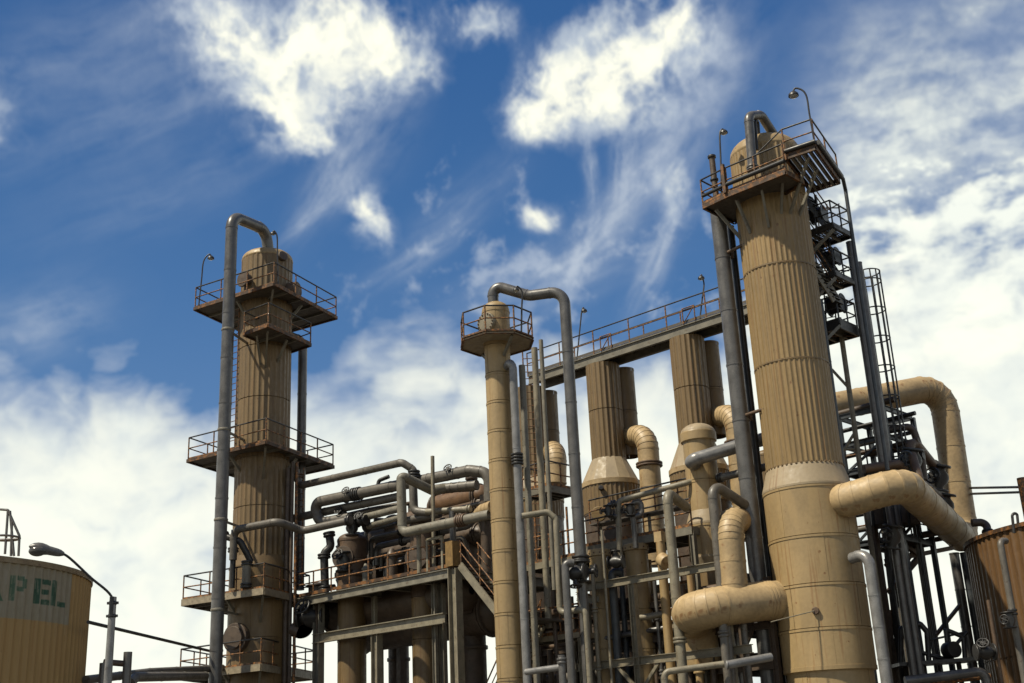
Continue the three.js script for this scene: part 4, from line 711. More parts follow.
pipe('level_pipe', 'grey level pipe low in front of the pipe rack', 'pipe', [at(584, 642, 48.6), at(664, 628, 47.4)], .1, M.grey, { section: 1.2 });
// ---------- pipe structure between left tower and slim column ----------
const K0 = at(296, 598, 55.6), K1 = runTo(K0, RX, 451), kY = K0.y;
{
  const t = thing('pipe_structure', 'steel deck structure carrying the tangle of pipes, left of slim column', 'structure', V3(K0.x, FLOOR, K0.z));
  const back = 6.5, poly = [K0, K1, K1.clone().addScaledVector(BX, back), K0.clone().addScaledVector(BX, back)];
  part(t, 'deck', slab(poly, kY - .03, .06), M.deck);
  for (const [i, j] of [[0, 1], [1, 2], [2, 3], [3, 0]]) part(t, 'edge_beam', ibeam(poly[i].clone().setY(kY - .24), poly[j].clone().setY(kY - .24), .2, .38), M.steel);
  for (let k = 1; k < 5; k++) { const a = K0.clone().lerp(K1, k / 5).setY(kY - .24); part(t, 'joist', ibeam(a, a.clone().addScaledVector(BX, back), .14, .3), M.steel); }
  railing(t, [K0, K1], kY, { step: 1.25, toe: M.rustDeck, top: M.rust, h: 1.05 });
  const y2 = levelAt(K0.x, K0.z, 641), g0 = runTo(K0.clone().setY(y2).addScaledVector(BX, .3), RX, 314), g1 = runTo(g0, RX, 445);
  part(t, 'lower_beam', ibeam(g0, g1, .24, .42), M.beam);
  for (const [px, top, w, m, b] of [[318, kY - .4, .42, M.steel, .35], [377, y2 - .2, .4, M.beam, .4], [375, kY - .4, .2, M.beam, .9], [457.5, kY - .1, .46, M.beam, 0], [444, kY - .4, .26, M.steel, .9], [436, kY - .4, .2, M.steel, .6]]) { const p = runTo(K0.clone().addScaledVector(BX, b).setY(5), RX, px); part(t, 'post', ibeam(V3(p.x, px === 375 ? y2 + .2 : FLOOR, p.z), V3(p.x, top, p.z), w * .8, w, RX), m); }
  for (const p of [poly[2], poly[3]]) part(t, 'post', ibeam(V3(p.x, FLOOR, p.z), V3(p.x, kY - .4, p.z), .3, .3, RX), M.darkBrown);
  part(t, 'gusset', bar(g0.clone().lerp(g1, .02).setY(y2 + 1.7), g0.clone().addScaledVector(RX, -.6).setY(y2 + .2).addScaledVector(RX, .9), .1, .14), M.darkBrown);
  const ob = runTo(K0.clone().setY(kY), RX, 453); part(t, 'ochre_box', bar(V3(ob.x, kY, ob.z), V3(ob.x, kY + 1.0, ob.z), .42, .42), mat('ochre_box', [.30, .175, .05], { size: 1 }));
  const pp = runTo(K0.clone().setY(kY), RX, 419.5); part(t, 'pale_post', rod(V3(pp.x, kY, pp.z), V3(pp.x, kY + 1.75, pp.z), .1, 12), M.beam); part(t, 'pale_post_cap', drum(V3(pp.x, kY + 1.76, pp.z), V3(0, 1, 0), .22, .12), M.beam);
  const wf = runTo(K0.clone().setY(kY), RX, 428); part(t, 'hatch_frame', [[0, 0, 0, 1.3], [.9, 0, .9, 1.3], [0, 1.3, .9, 1.3]].map(([u0, v0, u1, v1]) => bar(wf.clone().addScaledVector(RX, u0).setY(kY + v0), wf.clone().addScaledVector(RX, u1).setY(kY + v1), .1, .1)), M.beam);
}
// stair down from the structure, in two flights
function flight(label, a, b, width, m) {
  const t = thing('stair_flight', label, 'stairs', V3(b.x, Math.min(a.y, b.y), b.z)), n = Math.round(Math.abs(a.y - b.y) / .2);
  for (const s of [0, width]) { const o = BX.clone().multiplyScalar(s); part(t, 'stringer', channel(a.clone().add(o), b.clone().add(o), .08, .3), m); part(t, 'handrail', rod(a.clone().add(o).add(V3(0, 1.0, 0)), b.clone().add(o).add(V3(0, 1.0, 0)), .03), M.rust); part(t, 'mid_rail', rod(a.clone().add(o).add(V3(0, .55, 0)), b.clone().add(o).add(V3(0, .55, 0)), .022), M.rust); for (const f of [.03, .5, .97]) { const p = a.clone().lerp(b, f).add(o); part(t, 'rail_post', rod(p, p.clone().add(V3(0, 1.0, 0)), .026), M.rust); } }
  for (let i = 0; i <= n; i++) { const p = a.clone().lerp(b, i / n); part(t, 'tread', bar(p, p.clone().addScaledVector(BX, width), .22, .03), M.darkBrown); }
  return t;
}
{ const a = runTo(K1.clone().setY(kY), RX, 460), b0 = at(500, 616, -a.z - 2.4), b = runTo(a.clone().setY(b0.y), RX, 502); flight('upper stair flight descending from the pipe structure behind slim column', a, b, 1.0, M.beam);
  const c = b.clone().addScaledVector(BX, 1.3).setY(levelAt(b.x, b.z, 622)), d = c.clone().addScaledVector(RX, -2.5); d.y = c.y - 3.4; flight('lower stair flight descending left behind the slim column', c, d, 1.0, M.beam);
  const lt = thing('stair_landing', 'dark stair landing hidden behind the slim column', 'platform', V3(b.x, FLOOR, b.z)); part(lt, 'deck', slab([b.clone().addScaledVector(BX, -.1), b.clone().addScaledVector(BX, -.1).addScaledVector(RX, 1.0), b.clone().addScaledVector(BX, 2.4).addScaledVector(RX, 1.0), b.clone().addScaledVector(BX, 2.4)], b.y - .02, .08), M.deck); for (const s of [.1, 2.2]) part(lt, 'post', rod(V3(b.x, FLOOR, b.z).addScaledVector(BX, s).addScaledVector(RX, .9), V3(b.x, b.y - .08, b.z).addScaledVector(BX, s).addScaledVector(RX, .7), .08), M.darkBrown); }
// vessels that pass down through the deck
for (const [px, top, r, label] of [[352, 540, 14, 'brown upright vessel under the left half of the pipe deck'], [425, 523, 12.6, 'brown upright vessel under the right half of the pipe deck']]) {
  const q = at(px, 640, 55 - (px - 352) * .035), y = (py) => levelAt(q.x, q.z, py), m = metres(V3(q.x, y(600), q.z)), t = thing('upright_vessel', label, 'vessel', V3(q.x, FLOOR, q.z), 'vessels of the pipe structure');
  courses(t, q.x, q.z, r * m, [FLOOR, 1.5, y(640), y(598)], M.brownRib); courses(t, q.x, q.z, r * m * 1.04, [y(598), y(560), y(top)], M.brown);
  part(t, 'head', shell(q.x, q.z, domeLine(y(top), r * m * 1.04, r * m * .5), { smooth: true, seg: 36 }), M.brown);
  part(t, 'flange', drum(V3(q.x, y(575), q.z), V3(0, 1, 0), r * m * 1.25, .22, 36), M.darkBrown);
  part(t, 'manway', [drum(V3(q.x - r * m * .4, y(560), q.z + r * m), V3(-.3, 0, 1), .42, .4, 24), drum(V3(q.x - r * m * .46, y(560), q.z + r * m + .2), V3(-.3, 0, 1), .52, .1, 24)], M.darkBrown);
}
for (const [px, top, d, r, m, label] of [[471, 590, 53.5, 13, M.darkBrown, 'dark upright vessel behind the stair of the pipe structure'], [398, 606, 60, 10, M.darkBrown, 'slim dark vessel far behind the two brown vessels']]) { const q = at(px, top, d), mm = metres(q), t = thing('upright_vessel', label, 'vessel', V3(q.x, FLOOR, q.z), 'vessels of the pipe structure'); courses(t, q.x, q.z, r * mm, [FLOOR, q.y * .5, q.y], m); part(t, 'head', shell(q.x, q.z, domeLine(q.y, r * mm, r * mm * .5), { smooth: true, seg: 32 }), m); part(t, 'flange', drum(V3(q.x, q.y * .72, q.z), V3(0, 1, 0), r * mm * 1.15, .16, 32), m); }
// exchangers lying on the deck, dark and rusty
function exchanger(label, a, b, r, m, group) {
  const t = thing('heat_exchanger', label, 'exchanger', V3(a.x, kY, a.z), group), d = b.clone().sub(a).normalize(), L = a.distanceTo(b), q = (s) => a.clone().addScaledVector(d, s);
  part(t, 'shell', ringTube([{ p: q(.35), t: d, r }, { p: q(L - .35), t: d, r }], 32), m);
  for (const [s, e] of [[.35, -1], [L - .35, 1]]) { part(t, 'channel_head', ringTube([0, .3, .6, .85, 1].map((f) => ({ p: q(s + e * f * .45), t: d.clone().multiplyScalar(1), r: Math.max(r * Math.sqrt(1 - f * f * .96), .02), a: e * f * .9 })), 28), m); part(t, 'flange', [drum(q(s), d, r * 1.14, .1, 32), drum(q(s - e * .14), d, r * 1.14, .1, 32)], M.darkBrown); }
  for (const f of [.25, .75]) { part(t, 'saddle', bar(q(L * f).setY(kY), q(L * f).setY(a.y - r * .6), .25, r * 1.5), M.darkBrown); part(t, 'nozzle', [rod(q(L * f), q(L * f).add(V3(0, r + .4, 0)), .16, 14), drum(q(L * f).add(V3(0, r + .38, 0)), V3(0, 1, 0), .28, .12)], M.darkBrown); }
  return t;
}
{ const e = (px0, px1, py, d, r, label, m) => { const a = at(px0, py, d), b = runTo(a, RX, px1); exchanger(label, a, b, r, m, 'exchangers on the pipe deck'); };
  e(372, 486, 558, 57.5, .46, 'lower front heat exchanger on the pipe deck', M.darkBrown); e(352, 470, 544, 58.6, .46, 'upper dark heat exchanger behind the pipe tangle', M.darkBrown); e(388, 488, 528, 56.8, .5, 'topmost rusty heat exchanger under the pipe tangle', M.brown);
  e(432, 486, 508, 54.6, .5, 'orange-brown drum at the top right of the pipe tangle', mat('orange_brown_drum', [.19, .10, .045], { size: 2 })); }
for (const [a0, a1, py, d, r, label] of [[352, 500, 634, 58.8, .95, 'lowest dark exchanger behind the lower beam of pipe deck'], [330, 470, 616, 57.6, .8, 'large dark exchanger slung under the left of pipe deck'], [380, 488, 612, 60, .9, 'large dark exchanger slung under the right of pipe deck']]) { const a = at(a0, py, d), b = runTo(a, RX, a1), t = exchanger(label, a, b, r, M.darkBrown, 'exchangers under the pipe deck'); for (const f of [.2, .8]) part(t, 'support', bar(a.clone().lerp(b, f).setY(FLOOR), a.clone().lerp(b, f), .3, .3), M.darkBrown); }
{ const a = at(340, 552, 61), b = runTo(a, RX, 488), t = thing('cooler_bank', 'dark louvred cooler bank at the back of the pipe deck', 'cooler', V3(a.x, kY, a.z)); for (let k = 0; k < 8; k++) part(t, 'louvre', bar(a.clone().setY(kY + .25 + k * .42), b.clone().setY(kY + .25 + k * .42), .5, .3, V3(0, .8, .6)), M.darkBrown); for (const f of [0, .25, .5, .75, 1]) part(t, 'frame_post', bar(a.clone().lerp(b, f).setY(kY - .02), a.clone().lerp(b, f).setY(kY + 3.6), .2, .2), M.darkBrown); }
// pipes of the tangle
const tg = 'pipes of the tangle above the deck', pm = .0435;
pipe('tangle_pipe', 'highest pipe of the tangle, from left tower to a black flange', 'pipe', [[296, 470, 56], [299, 486, 56], [402, 462.5, 51.5], [414, 470, 51.5], [414, 480, 51.5]], 3.9 * pm, M.dull, { bend: 1.8, section: 2.4, flanges: [[3.6, 1.7], [3.3, 1.6], [.4, 1.6, M.brown]] });
pipe('tangle_pipe', 'thickest pipe of the tangle with a hairpin bend at its left end', 'pipe', [[350, 517.5, 54.4], [320, 523.5, 55.2], [313, 503, 55.2], [470, 470.5, 50.2], [489, 473, 49.9], [490, 502, 49.9]], 5.7 * pm, M.dull, { bend: 2.0, section: 2.2, seg: 22, flanges: [[2.28, 1.25], [2.31, 1.25]] });
pipe('tangle_pipe', 'dark pipe leaving left tower behind the hairpin bend', 'pipe', [[291, 519, 56.4], [326, 511.5, 55.4], [402, 496, 52.6]], 4.4 * pm, M.dull, { section: 2.2 });
pipe('tangle_pipe', 'middle pipe of the tangle below the hairpin run', 'pipe', [[340, 518, 55.4], [370, 511, 54.5], [402, 505, 53.4]], 3.9 * pm, M.dull, { section: 2.0, flanges: [[.1, 1.5]] });
pipe('tangle_pipe', 'pale pipe of the tangle meeting the upright bracket pipe', 'pipe', [[358, 519, 53.8], [402, 508, 51.6]], 3.7 * pm, M.steel, { section: 2.0, flanges: [[.03, 1.6], [.14, 1.5]] });
pipe('tangle_pipe', 'lowest sloping pipe of the tangle, left of upright bracket pipe', 'pipe', [[366, 527, 53.6], [402, 516.5, 51.8]], 3.4 * pm, M.steel, { section: 2.0, flanges: [[.03, 1.6]] });
pipe('tangle_pipe', 'long thin-walled pipe crossing left tower front into the tangle', 'pipe', [[233, 560, 53.8], [234, 530, 53.8], [278, 521.5, 52.6], [302, 531, 53.6], [351, 520, 52.4]], 4.0 * pm, M.dull, { bend: 2.2, section: 2.3, flanges: [[3.96, 1.5]] });
pipe('tangle_pipe', 'square bracket shaped grey pipe in front of the tangle', 'pipe', [[474, 487, 51.2], [448, 488, 51.0], [433, 491, 50.6], [404, 477, 49.6], [401, 478, 49.6], [402.5, 533, 49.6], [490, 514.5, 46.9]], 4.6 * pm, M.steel, { bend: 1.5, section: 2.0, seg: 20, flanges: [[5.66, 1.3, M.brown], [5.71, 1.3, M.brown]] });
pipe('tangle_pipe', 'ribbed short pipe with blunt end inside the right hairpin', 'pipe', [[436, 489.5, 51.2], [477, 485, 50.2]], 5.0 * pm, M.dull, { section: .45, lap: .06, seg: 20 });
pipe('tangle_pipe', 'short upright pipe with foot elbow behind the bracket pipe', 'pipe', [[413, 484, 51.6], [414, 511, 51.6], [431, 513, 51.2]], 4.3 * pm, M.dull, { bend: 1.6, section: 0 });
pipe('tangle_pipe', 'pale level pipe with square end under the orange-brown drum', 'pipe', [[426, 512, 50.8], [470, 509, 50.2]], 3.2 * pm, M.beam, { section: 0, flanges: [[.97, 1.3, M.beam]] });
pipe('tangle_pipe', 'upright pipe below the square-ended level pipe', 'pipe', [[452, 511, 50.4], [454, 566, 50.6]], 3.1 * pm, M.grey, { section: .9, flanges: [[.6, 1.3, M.grey]] });
pipe('tangle_pipe', 'dark lower pipe running behind foot of the bracket pipe', 'pipe', [[404, 521, 52.2], [440, 514, 51]], 3.8 * pm, M.dull, { section: 0 });
pipe('tangle_pipe', 'little elbow vent poking above the tangle', 'pipe', [[377, 489, 54], [379, 480.5, 54], [389, 476.5, 53.8]], 2.1 * pm, M.dark, { bend: 1.6, section: 0 });
pipe('tangle_post', 'square pale post standing up through the tangle', 'post', [[434, 575, 50], [432.5, 456, 50]], 1.9 * pm, M.beam, { section: 0, seg: 4 });
pipe('tangle_pipe', 'tan stub duct entering the slim column side', 'duct', [[478, 515, 50.6], [483, 510, 48.6], [494, 506, 46.6]], 5.6 * pm, M.tanDuct, { bend: 1.4, section: .6, seg: 20 });
pipe('tangle_pipe', 'upright grey pipe at far right of the tangle beside slim column', 'pipe', [[485, 495, 50.4], [487, 575, 50.6]], 5.2 * pm, M.darkBrown, { section: 1.5, flanges: [[.3, 1.4]] });
pipe('tangle_pipe', 'black kinked drain pipe dropping beside the left vessel', 'pipe', [[329, 533, 54.6], [331, 547, 54.6], [324, 553, 54.6], [325, 585, 54.6], [325, 597, 54.6]], 4.3 * pm, M.dark, { bend: 1.6, section: 0, flanges: [[0.1, 1.5], [2.1, 1.6], [3.3, 1.5]] });
for (const [px, py, d, r, ax, label] of [[350, 496, 54, .17, [.8, .1, .6], 'black clamp valve on the thickest tangle pipe'], [352, 528, 53.4, .19, [0, 1, 0], 'black valve under the middle of the tangle'], [343, 516, 54.8, .18, [0, 1, .2], 'black valve right of the hairpin bend'], [362, 521, 53.2, .16, [.8, 0, .6], 'black valve at the pale tangle pipe end'], [452, 474, 50.8, .17, [.8, 0, .5], 'black clamp valve near the right hairpin'], [344, 562, 54.2, .24, [0, 1, 0], 'dark valve with handwheel standing left on the pipe deck'], [312, 617, 55.4, .34, [1, 0, .2], 'dark flanged valve under the pipe deck beside left tower']]) valve('tangle_valve', label, at(px, py, d), r, V3(...ax), V3(-.4, .5, .8), M.dark, 'valves of the pipe tangle');
for (const [k, word] of ['topmost', 'second', 'third', 'fourth', 'lowest'].entries()) { const a = at(366 + k * 5, 531 + k * 8, 55.6), b = runTo(a, RX, 484 - k * 7), c = b.clone().addScaledVector(BX, .5); pipe('runner_pipe', `${word} of five thin grey runner pipes behind the deck rail`, 'pipe', [a.clone().setY(a.y - 1.1 + k * .12), a, b, c.setY(b.y + (k % 2 ? -1 : .6))], .085 + (k % 3) * .03, k % 2 ? M.dull : M.grey, { bend: 2, section: 1.3, seg: 12, group: 'runner pipes on the pipe deck', flanges: [[1.3, 1.6], [1.7, 1.6]] }); }
// little equipment along the deck
for (const [px, h, w, label] of [[318, .7, .9, 'low dark pump skid at the left end of pipe deck'], [392, 1.5, .5, 'dark upright filter pot midway along the pipe deck'], [366, 1.1, .34, 'grey upright strainer near the left vessel on pipe deck']]) {
  const p = runTo(K0.clone().addScaledVector(BX, .9).setY(kY), RX, px), t = thing('deck_equipment', label, 'equipment', V3(p.x, kY, p.z)), m = px === 366 ? M.steel : M.darkBrown;
  part(t, 'pot', shell(p.x, p.z, [[kY + .15, w * .5], [kY + h * .8, w * .5], [kY + h, w * .2]], { seg: 20, top: true }), m);
  for (let k = 0; k < 3; k++) { const a = k * 2.094; part(t, 'leg', rod(V3(p.x + Math.cos(a) * w * .45, kY - .02, p.z + Math.sin(a) * w * .45), V3(p.x + Math.cos(a) * w * .42, kY + .4, p.z + Math.sin(a) * w * .42), .04), m); }
  part(t, 'flange', drum(V3(p.x, kY + h * .78, p.z), V3(0, 1, 0), w * .62, .09), m); part(t, 'spout', rod(V3(p.x, kY + h * .6, p.z), V3(p.x + w * .9, kY + h * .6, p.z + w * .3), w * .16), m);
}
// ---------- steelwork, ladder and pipes right of the tall column ----------
{
  const q = at(852, 260, 45.6), y = (py) => levelAt(q.x, q.z, py), m = metres(V3(q.x, y(400), q.z));
  pipe('side_riser', 'left pipe of the grey riser pair right of the tallest column', 'pipe', [V3(q.x, FLOOR, q.z), V3(q.x, y(242), q.z)], 3.6 * m, M.grey, { section: 2.2, group: 'grey riser pair' });
  pipe('side_riser', 'right pipe of the grey riser pair right of the tallest column', 'pipe', [V3(q.x + 7.2 * m, FLOOR, q.z - .1), V3(q.x + 7.2 * m, y(262), q.z - .1)], 3.4 * m, M.grey, { section: 1.9, group: 'grey riser pair' });
  pipe('side_riser', 'dark slate steel leg behind the grey riser pair', 'post', [V3(q.x + 12.4 * m, FLOOR, q.z - .5), V3(q.x + 12.4 * m, y(285), q.z - .5)], 2.6 * m, M.slate, { section: 0, seg: 4 });
  const s = at(822, 320, 44.6), ys = (py) => levelAt(s.x, s.z, py); pipe('side_riser', 'slate blue pipe hugging the right edge of the tallest column', 'pipe', [V3(s.x, ys(560), s.z), V3(s.x, ys(300), s.z)], 3.5 * m, M.slate, { section: 2.4 });
  pipe('thin_line', 'thin grey line dropping from the right landing past the cage ladder', 'pipe', [[836, 170, 43.2], [843, 179, 43.6], V3(at(847, 200, 44.2).x, levelAt(at(847, 200, 44.2).x, -44.2, 190), -44.2), V3(at(847, 200, 44.2).x, levelAt(at(847, 200, 44.2).x, -44.2, 470), -44.2)], 2.0 * m, M.slate, { bend: 2, section: 0, seg: 10 });
  // braced leg
  const b = at(842, 340, 46), yb = (py) => levelAt(b.x, b.z, py), t = thing('braced_leg', 'pale braced steel leg beside the slate pipe of the tallest column', 'frame', V3(b.x, FLOOR, b.z));
  part(t, 'post', rod(V3(b.x, FLOOR, b.z), V3(b.x, yb(318), b.z), 2.7 * m, 10), M.beam);
  for (const [y0, y1, s0] of [[368, 388, -1], [450, 432, -1], [448, 449, -1], [520, 495, -1]]) part(t, 'brace', rod(V3(b.x + s0 * .55, yb(y0), b.z - .1), V3(b.x, yb(y1), b.z), 1.5 * m, 8), M.beam);
}
{ // caged ladder
  const c = at(868, 276, 47), y = (py) => levelAt(c.x, c.z, py), yTop = y(273), yLow = y(470), R = .5, t = thing('cage_ladder', 'tall rusty caged ladder standing free right of the tallest column', 'ladder', V3(c.x, yLow, c.z));
  ladder(t, V3(c.x - R * .75, FLOOR, c.z - .35), V3(c.x - R * .75, yTop - .3, c.z - .35), .42, V3(.5, 0, .85), M.rustDeck);
  for (let k = 0; ; k++) { const yy = k === 0 ? yTop : yTop - .42 - (k - 1) * 1.27; if (yy < yLow) break; part(t, 'hoop', torus(V3(c.x, yy, c.z), V3(0, 1, 0), R, .03, 28, 6), M.dark); }
  for (let k = 0; k < 9; k++) { const a = -.95 + k / 8 * 4.2; part(t, 'cage_bar', rod(V3(c.x + Math.cos(a) * R, yLow, c.z + Math.sin(a) * R), V3(c.x + Math.cos(a) * R, yTop, c.z + Math.sin(a) * R), .03, 6), M.dark); }
}
{ // stair tower of dark landings behind the right edge of the column
  const spots = [[826, 236, 45.0, 'first dark railed landing below the right head landing of tallest column'], [828, 283, 45.4, 'second dark railed landing down the right side of tallest column'], [832, 330, 45.8, 'lowest boxed dark landing on the right side of tallest column']];
  const made = spots.map(([px, py, d, label], i) => { const c = at(px, py, d), a = c.clone().addScaledVector(AX, .75).addScaledVector(BX, -.75), e = [a, a.clone().addScaledVector(AX, -1.5), a.clone().addScaledVector(AX, -1.5).addScaledVector(BX, 1.5), a.clone().addScaledVector(BX, 1.5)]; platform(label, e, c.y, { edges: M.dark, under: M.dark, grating: i < 2, edgeH: i === 2 ? .34 : .14, railOpts: { post: M.dark, mid: M.dark, top: M.dark, toe: M.dark, step: .9 }, joists: 2, brackets: [[e[0].clone().setY(c.y - .2), V3(T.x + rT * .7, c.y - 1.1, T.z - .3)], [e[1].clone().setY(c.y - .2), V3(T.x + rT * .8, c.y - 1.3, T.z - .6)]] }); return c; });
  const zig = (a, b, label, m) => { const t = thing('stair_flight', label, 'stairs', b.clone()); for (const s of [-.3, .3]) { const o = BX.clone().multiplyScalar(s); part(t, 'stringer', bar(a.clone().add(o), b.clone().add(o), .06, .22), m); part(t, 'handrail', rod(a.clone().add(o).add(V3(0, .95, 0)), b.clone().add(o).add(V3(0, .95, 0)), .028), M.rust); } const n = 9; for (let i = 0; i <= n; i++) { const p = a.clone().lerp(b, i / n).addScaledVector(BX, -.28); part(t, 'tread', bar(p, p.clone().addScaledVector(BX, .56), .2, .03), M.dark); } };
  zig(at(806, 196, 44.6), made[0].clone().addScaledVector(AX, -.3), 'topmost dark stair flight beside the tallest column', M.dark);
  zig(made[0].clone().addScaledVector(AX, .6), made[1].clone().addScaledVector(AX, -.5), 'dark stair flight between first and second side landings', M.dark);
  zig(at(812, 262, 44.2), at(838, 303, 44.8), 'pale-stringed stair flight down the right side of tallest column', M.beam);
  // dark gear hung among the landings
  for (const [px, py, d, r, label] of [[818, 215, 44.8, .3, 'dark winch drum under the first side landing'], [831, 258, 45.2, .32, 'dark pulley block between the side landings'], [836, 305, 45.4, .34, 'dark motor body above the lowest side landing']]) { const c = at(px, py, d), t = thing('hoist_gear', label, 'hoist', c.clone().add(V3(0, -r, 0)), 'hoist gear'); part(t, 'drum', drum(c, V3(.8, 0, .6), r, r * 1.7, 22), M.dark); part(t, 'side_plate', [drum(c.clone().addScaledVector(V3(.8, 0, .6), r * .85), V3(.8, 0, .6), r * 1.25, .06, 22), drum(c.clone().addScaledVector(V3(.8, 0, .6), -r * .85), V3(.8, 0, .6), r * 1.25, .06, 22)], M.slate); part(t, 'hanger', bar(c, c.clone().add(V3(0, r * 3, 0)), .08, .1), M.dark); }
}
// pipes behind the cage ladder
pipe('side_pipe', 'dark hooked pipe at the foot of the cage ladder', 'pipe', [[874, 433, 47.6], [912, 426, 47.6], [921, 452, 47.6], [924, 480, 47.6]], .15, M.darkBrown, { bend: 2, section: 0 });
pipe('side_pipe', 'brown capped elbow pipe descending right to the loop duct', 'pipe', [[911, 470, 46.6], [909, 444, 46.6], [916, 444, 46.9], [937, 470, 50.5]], .2, M.brown, { bend: 1.5, section: 0, flanges: [[2.85, 1.4]] });
pipe('side_pipe', 'brown sloping pipe below the capped elbow pipe', 'pipe', [[864, 469, 45.2], [898, 464, 45.4], [944, 501, 50]], .18, M.brown, { bend: 2, section: 0, flanges: [[1.95, 1.5]] });
pipe('side_pipe', 'short upright brown pipe rising behind the loop duct shoulder', 'pipe', [[915, 500, 44.8], [919, 478, 44.8], [912, 455, 45.5]], .17, M.brown, { bend: 1.4, section: 0 });
for (const [px, py, d, r, label] of [[912, 461, 46, .26, 'blue-grey valve bonnet above the loop duct shoulder'], [938, 478, 50, .3, 'black valve against the upright of loop duct'], [944, 506, 49.8, .28, 'black valve low beside the loop duct upright'], [892, 537, 45, .24, 'small black valve under the loop duct near risers']]) valve('side_valve', label, at(px, py, d), r, V3(.2, 1, .2), V3(-.6, 0, .8), px === 912 ? M.slate : M.dark, 'valves right of the tallest column');
{ // dark machinery box and braced steel under the loop duct
  const c = at(886, 515, 47.2), t = thing('dark_machinery', 'dark boxed machinery under the loop duct behind the risers', 'equipment', V3(c.x, FLOOR, c.z)), m = .039;
  part(t, 'casing', bar(at(868, 515, 47.2), at(915, 513, 47.2), 1.2, 24 * m), M.darkBrown); for (const px of [872, 884, 896, 908]) part(t, 'rib', bar(at(px, 504, 46.5), at(px + 1.5, 526, 46.5), .08, .08), M.dark);
  part(t, 'stand', bar(V3(c.x - .6, FLOOR, c.z), V3(c.x - .6, c.y - .4, c.z), .3, .3), M.darkBrown);
  part(t, 'pipe_row', [0, 1, 2].map((k) => rod(at(866, 440 + k * 14, 47.6), at(900, 436 + k * 13, 47.6), .1 + k * .03, 10)), M.darkBrown);
  const b = thing('brace_truss', 'dark braced steel truss under the loop duct on the right', 'frame', V3(at(890, 683, 48).x, FLOOR, -48));
  const seg = (a, e, w = .16) => part(b, 'truss_member', bar(at(...a), at(...e), w, w), M.brown);
  seg([884, 549, 48], [955, 536, 50], .2); seg([886, 561, 48], [952, 548, 50], .18); seg([889, 592, 48], [920, 556, 49], .2); seg([886, 566, 48], [908, 538, 48.6], .15); seg([906, 546, 48.4], [922, 558, 49], .16); seg([908, 559, 48.6], [918, 545, 49], .14); 
  seg([890, 610, 48], [893, 683, 48], .14);
  seg([932, 640, 48.5], [960, 605, 50], .12); part(b, 'leg', bar(V3(at(888, 600, 48).x, FLOOR, -48), at(886, 540, 48), .2, .2), M.dark);
  const lp = pipe('thin_line', 'thin black line hanging beneath the brace truss', 'pipe', [[908, 553, 47.8], [904, 567, 47.8], [917, 660, 47.8]], .06, M.dark, { bend: 1.5, section: 0, seg: 8 });
}
{ // far leg pipe below the loop duct elbow
  const q = at(960, 590, 51.4); pipe('side_riser', 'grey upright double pipe under the loop duct elbow, left one', 'pipe', [V3(q.x, FLOOR, q.z), V3(q.x, levelAt(q.x, q.z, 553), q.z)], .2, M.grey, { section: 1.6 }); pipe('side_riser', 'grey upright double pipe under the loop duct elbow, right one', 'pipe', [V3(q.x + .42, FLOOR, q.z), V3(q.x + .42, levelAt(q.x, q.z, 553), q.z)], .17, M.slate, { section: 1.6 });
}
{ // skid of small pipework at the bottom right
  const d = 46.5, t = thing('pipe_skid', 'black pipework skid with rails at the bottom right', 'equipment', V3(at(930, 683, d).x, FLOOR, -d)), y = at(930, 664, d).y;
  part(t, 'skid_deck', bar(at(893, 666, d), at(972, 660, d), 1.6, .12), M.dark); part(t, 'skid_leg', [bar(V3(at(905, 664, d).x, FLOOR, -d), at(905, 664, d), .14, .14), bar(V3(at(958, 660, d).x, FLOOR, -d), at(958, 660, d), .14, .14)], M.dark);
  const run = (pts, r, name = 'skid_pipe') => { const p = pts.map(([a, b]) => at(a, b, d + .3)); pipeRunNamed(t, p, r, name); };
  run([[901, 664], [901, 629], [920, 624], [927, 632], [929, 664]], .11); run([[912, 664], [910, 628]], .07); run([[919, 664], [917, 628]], .07); run([[904, 634], [907, 640], [908, 648], [930, 655], [950, 660]], .08); run([[949, 660], [946, 630], [963, 637], [965, 660]], .09); run([[930, 640], [966, 632]], .04, 'skid_rail'); run([[934, 662], [932, 642]], .05, 'skid_post'); run([[967, 632], [951, 650]], .07);
  part(t, 'pump_body', drum(at(951, 650, d), V3(.3, 0, 1), .3, .5, 20), M.dark);
  pipe('skid_header', 'dull grey header with down-turned end at the bottom right', 'pipe', [[905, 681, 44.6], [984, 671, 44.6], [989, 690, 44.6]], 4.4 * .0365, M.grey, { bend: 1.7, section: 1.6 });
  pipe('skid_header', 'rusty lower header just under the dull grey one', 'pipe', [[930, 683, 45.2], [990, 676, 45.2]], .1, M.rust, { section: 0 });
}
function pipeRunNamed(t, p, r, name) { const c = new THREE.CatmullRomCurve3(p, false, 'catmullrom', .05), n = p.length * 6, rings = []; for (let i = 0; i <= n; i++) rings.push({ p: c.getPoint(i / n), t: c.getTangent(i / n), r }); part(t, name, ringTube(rings, 8, true, true), M.dark); }

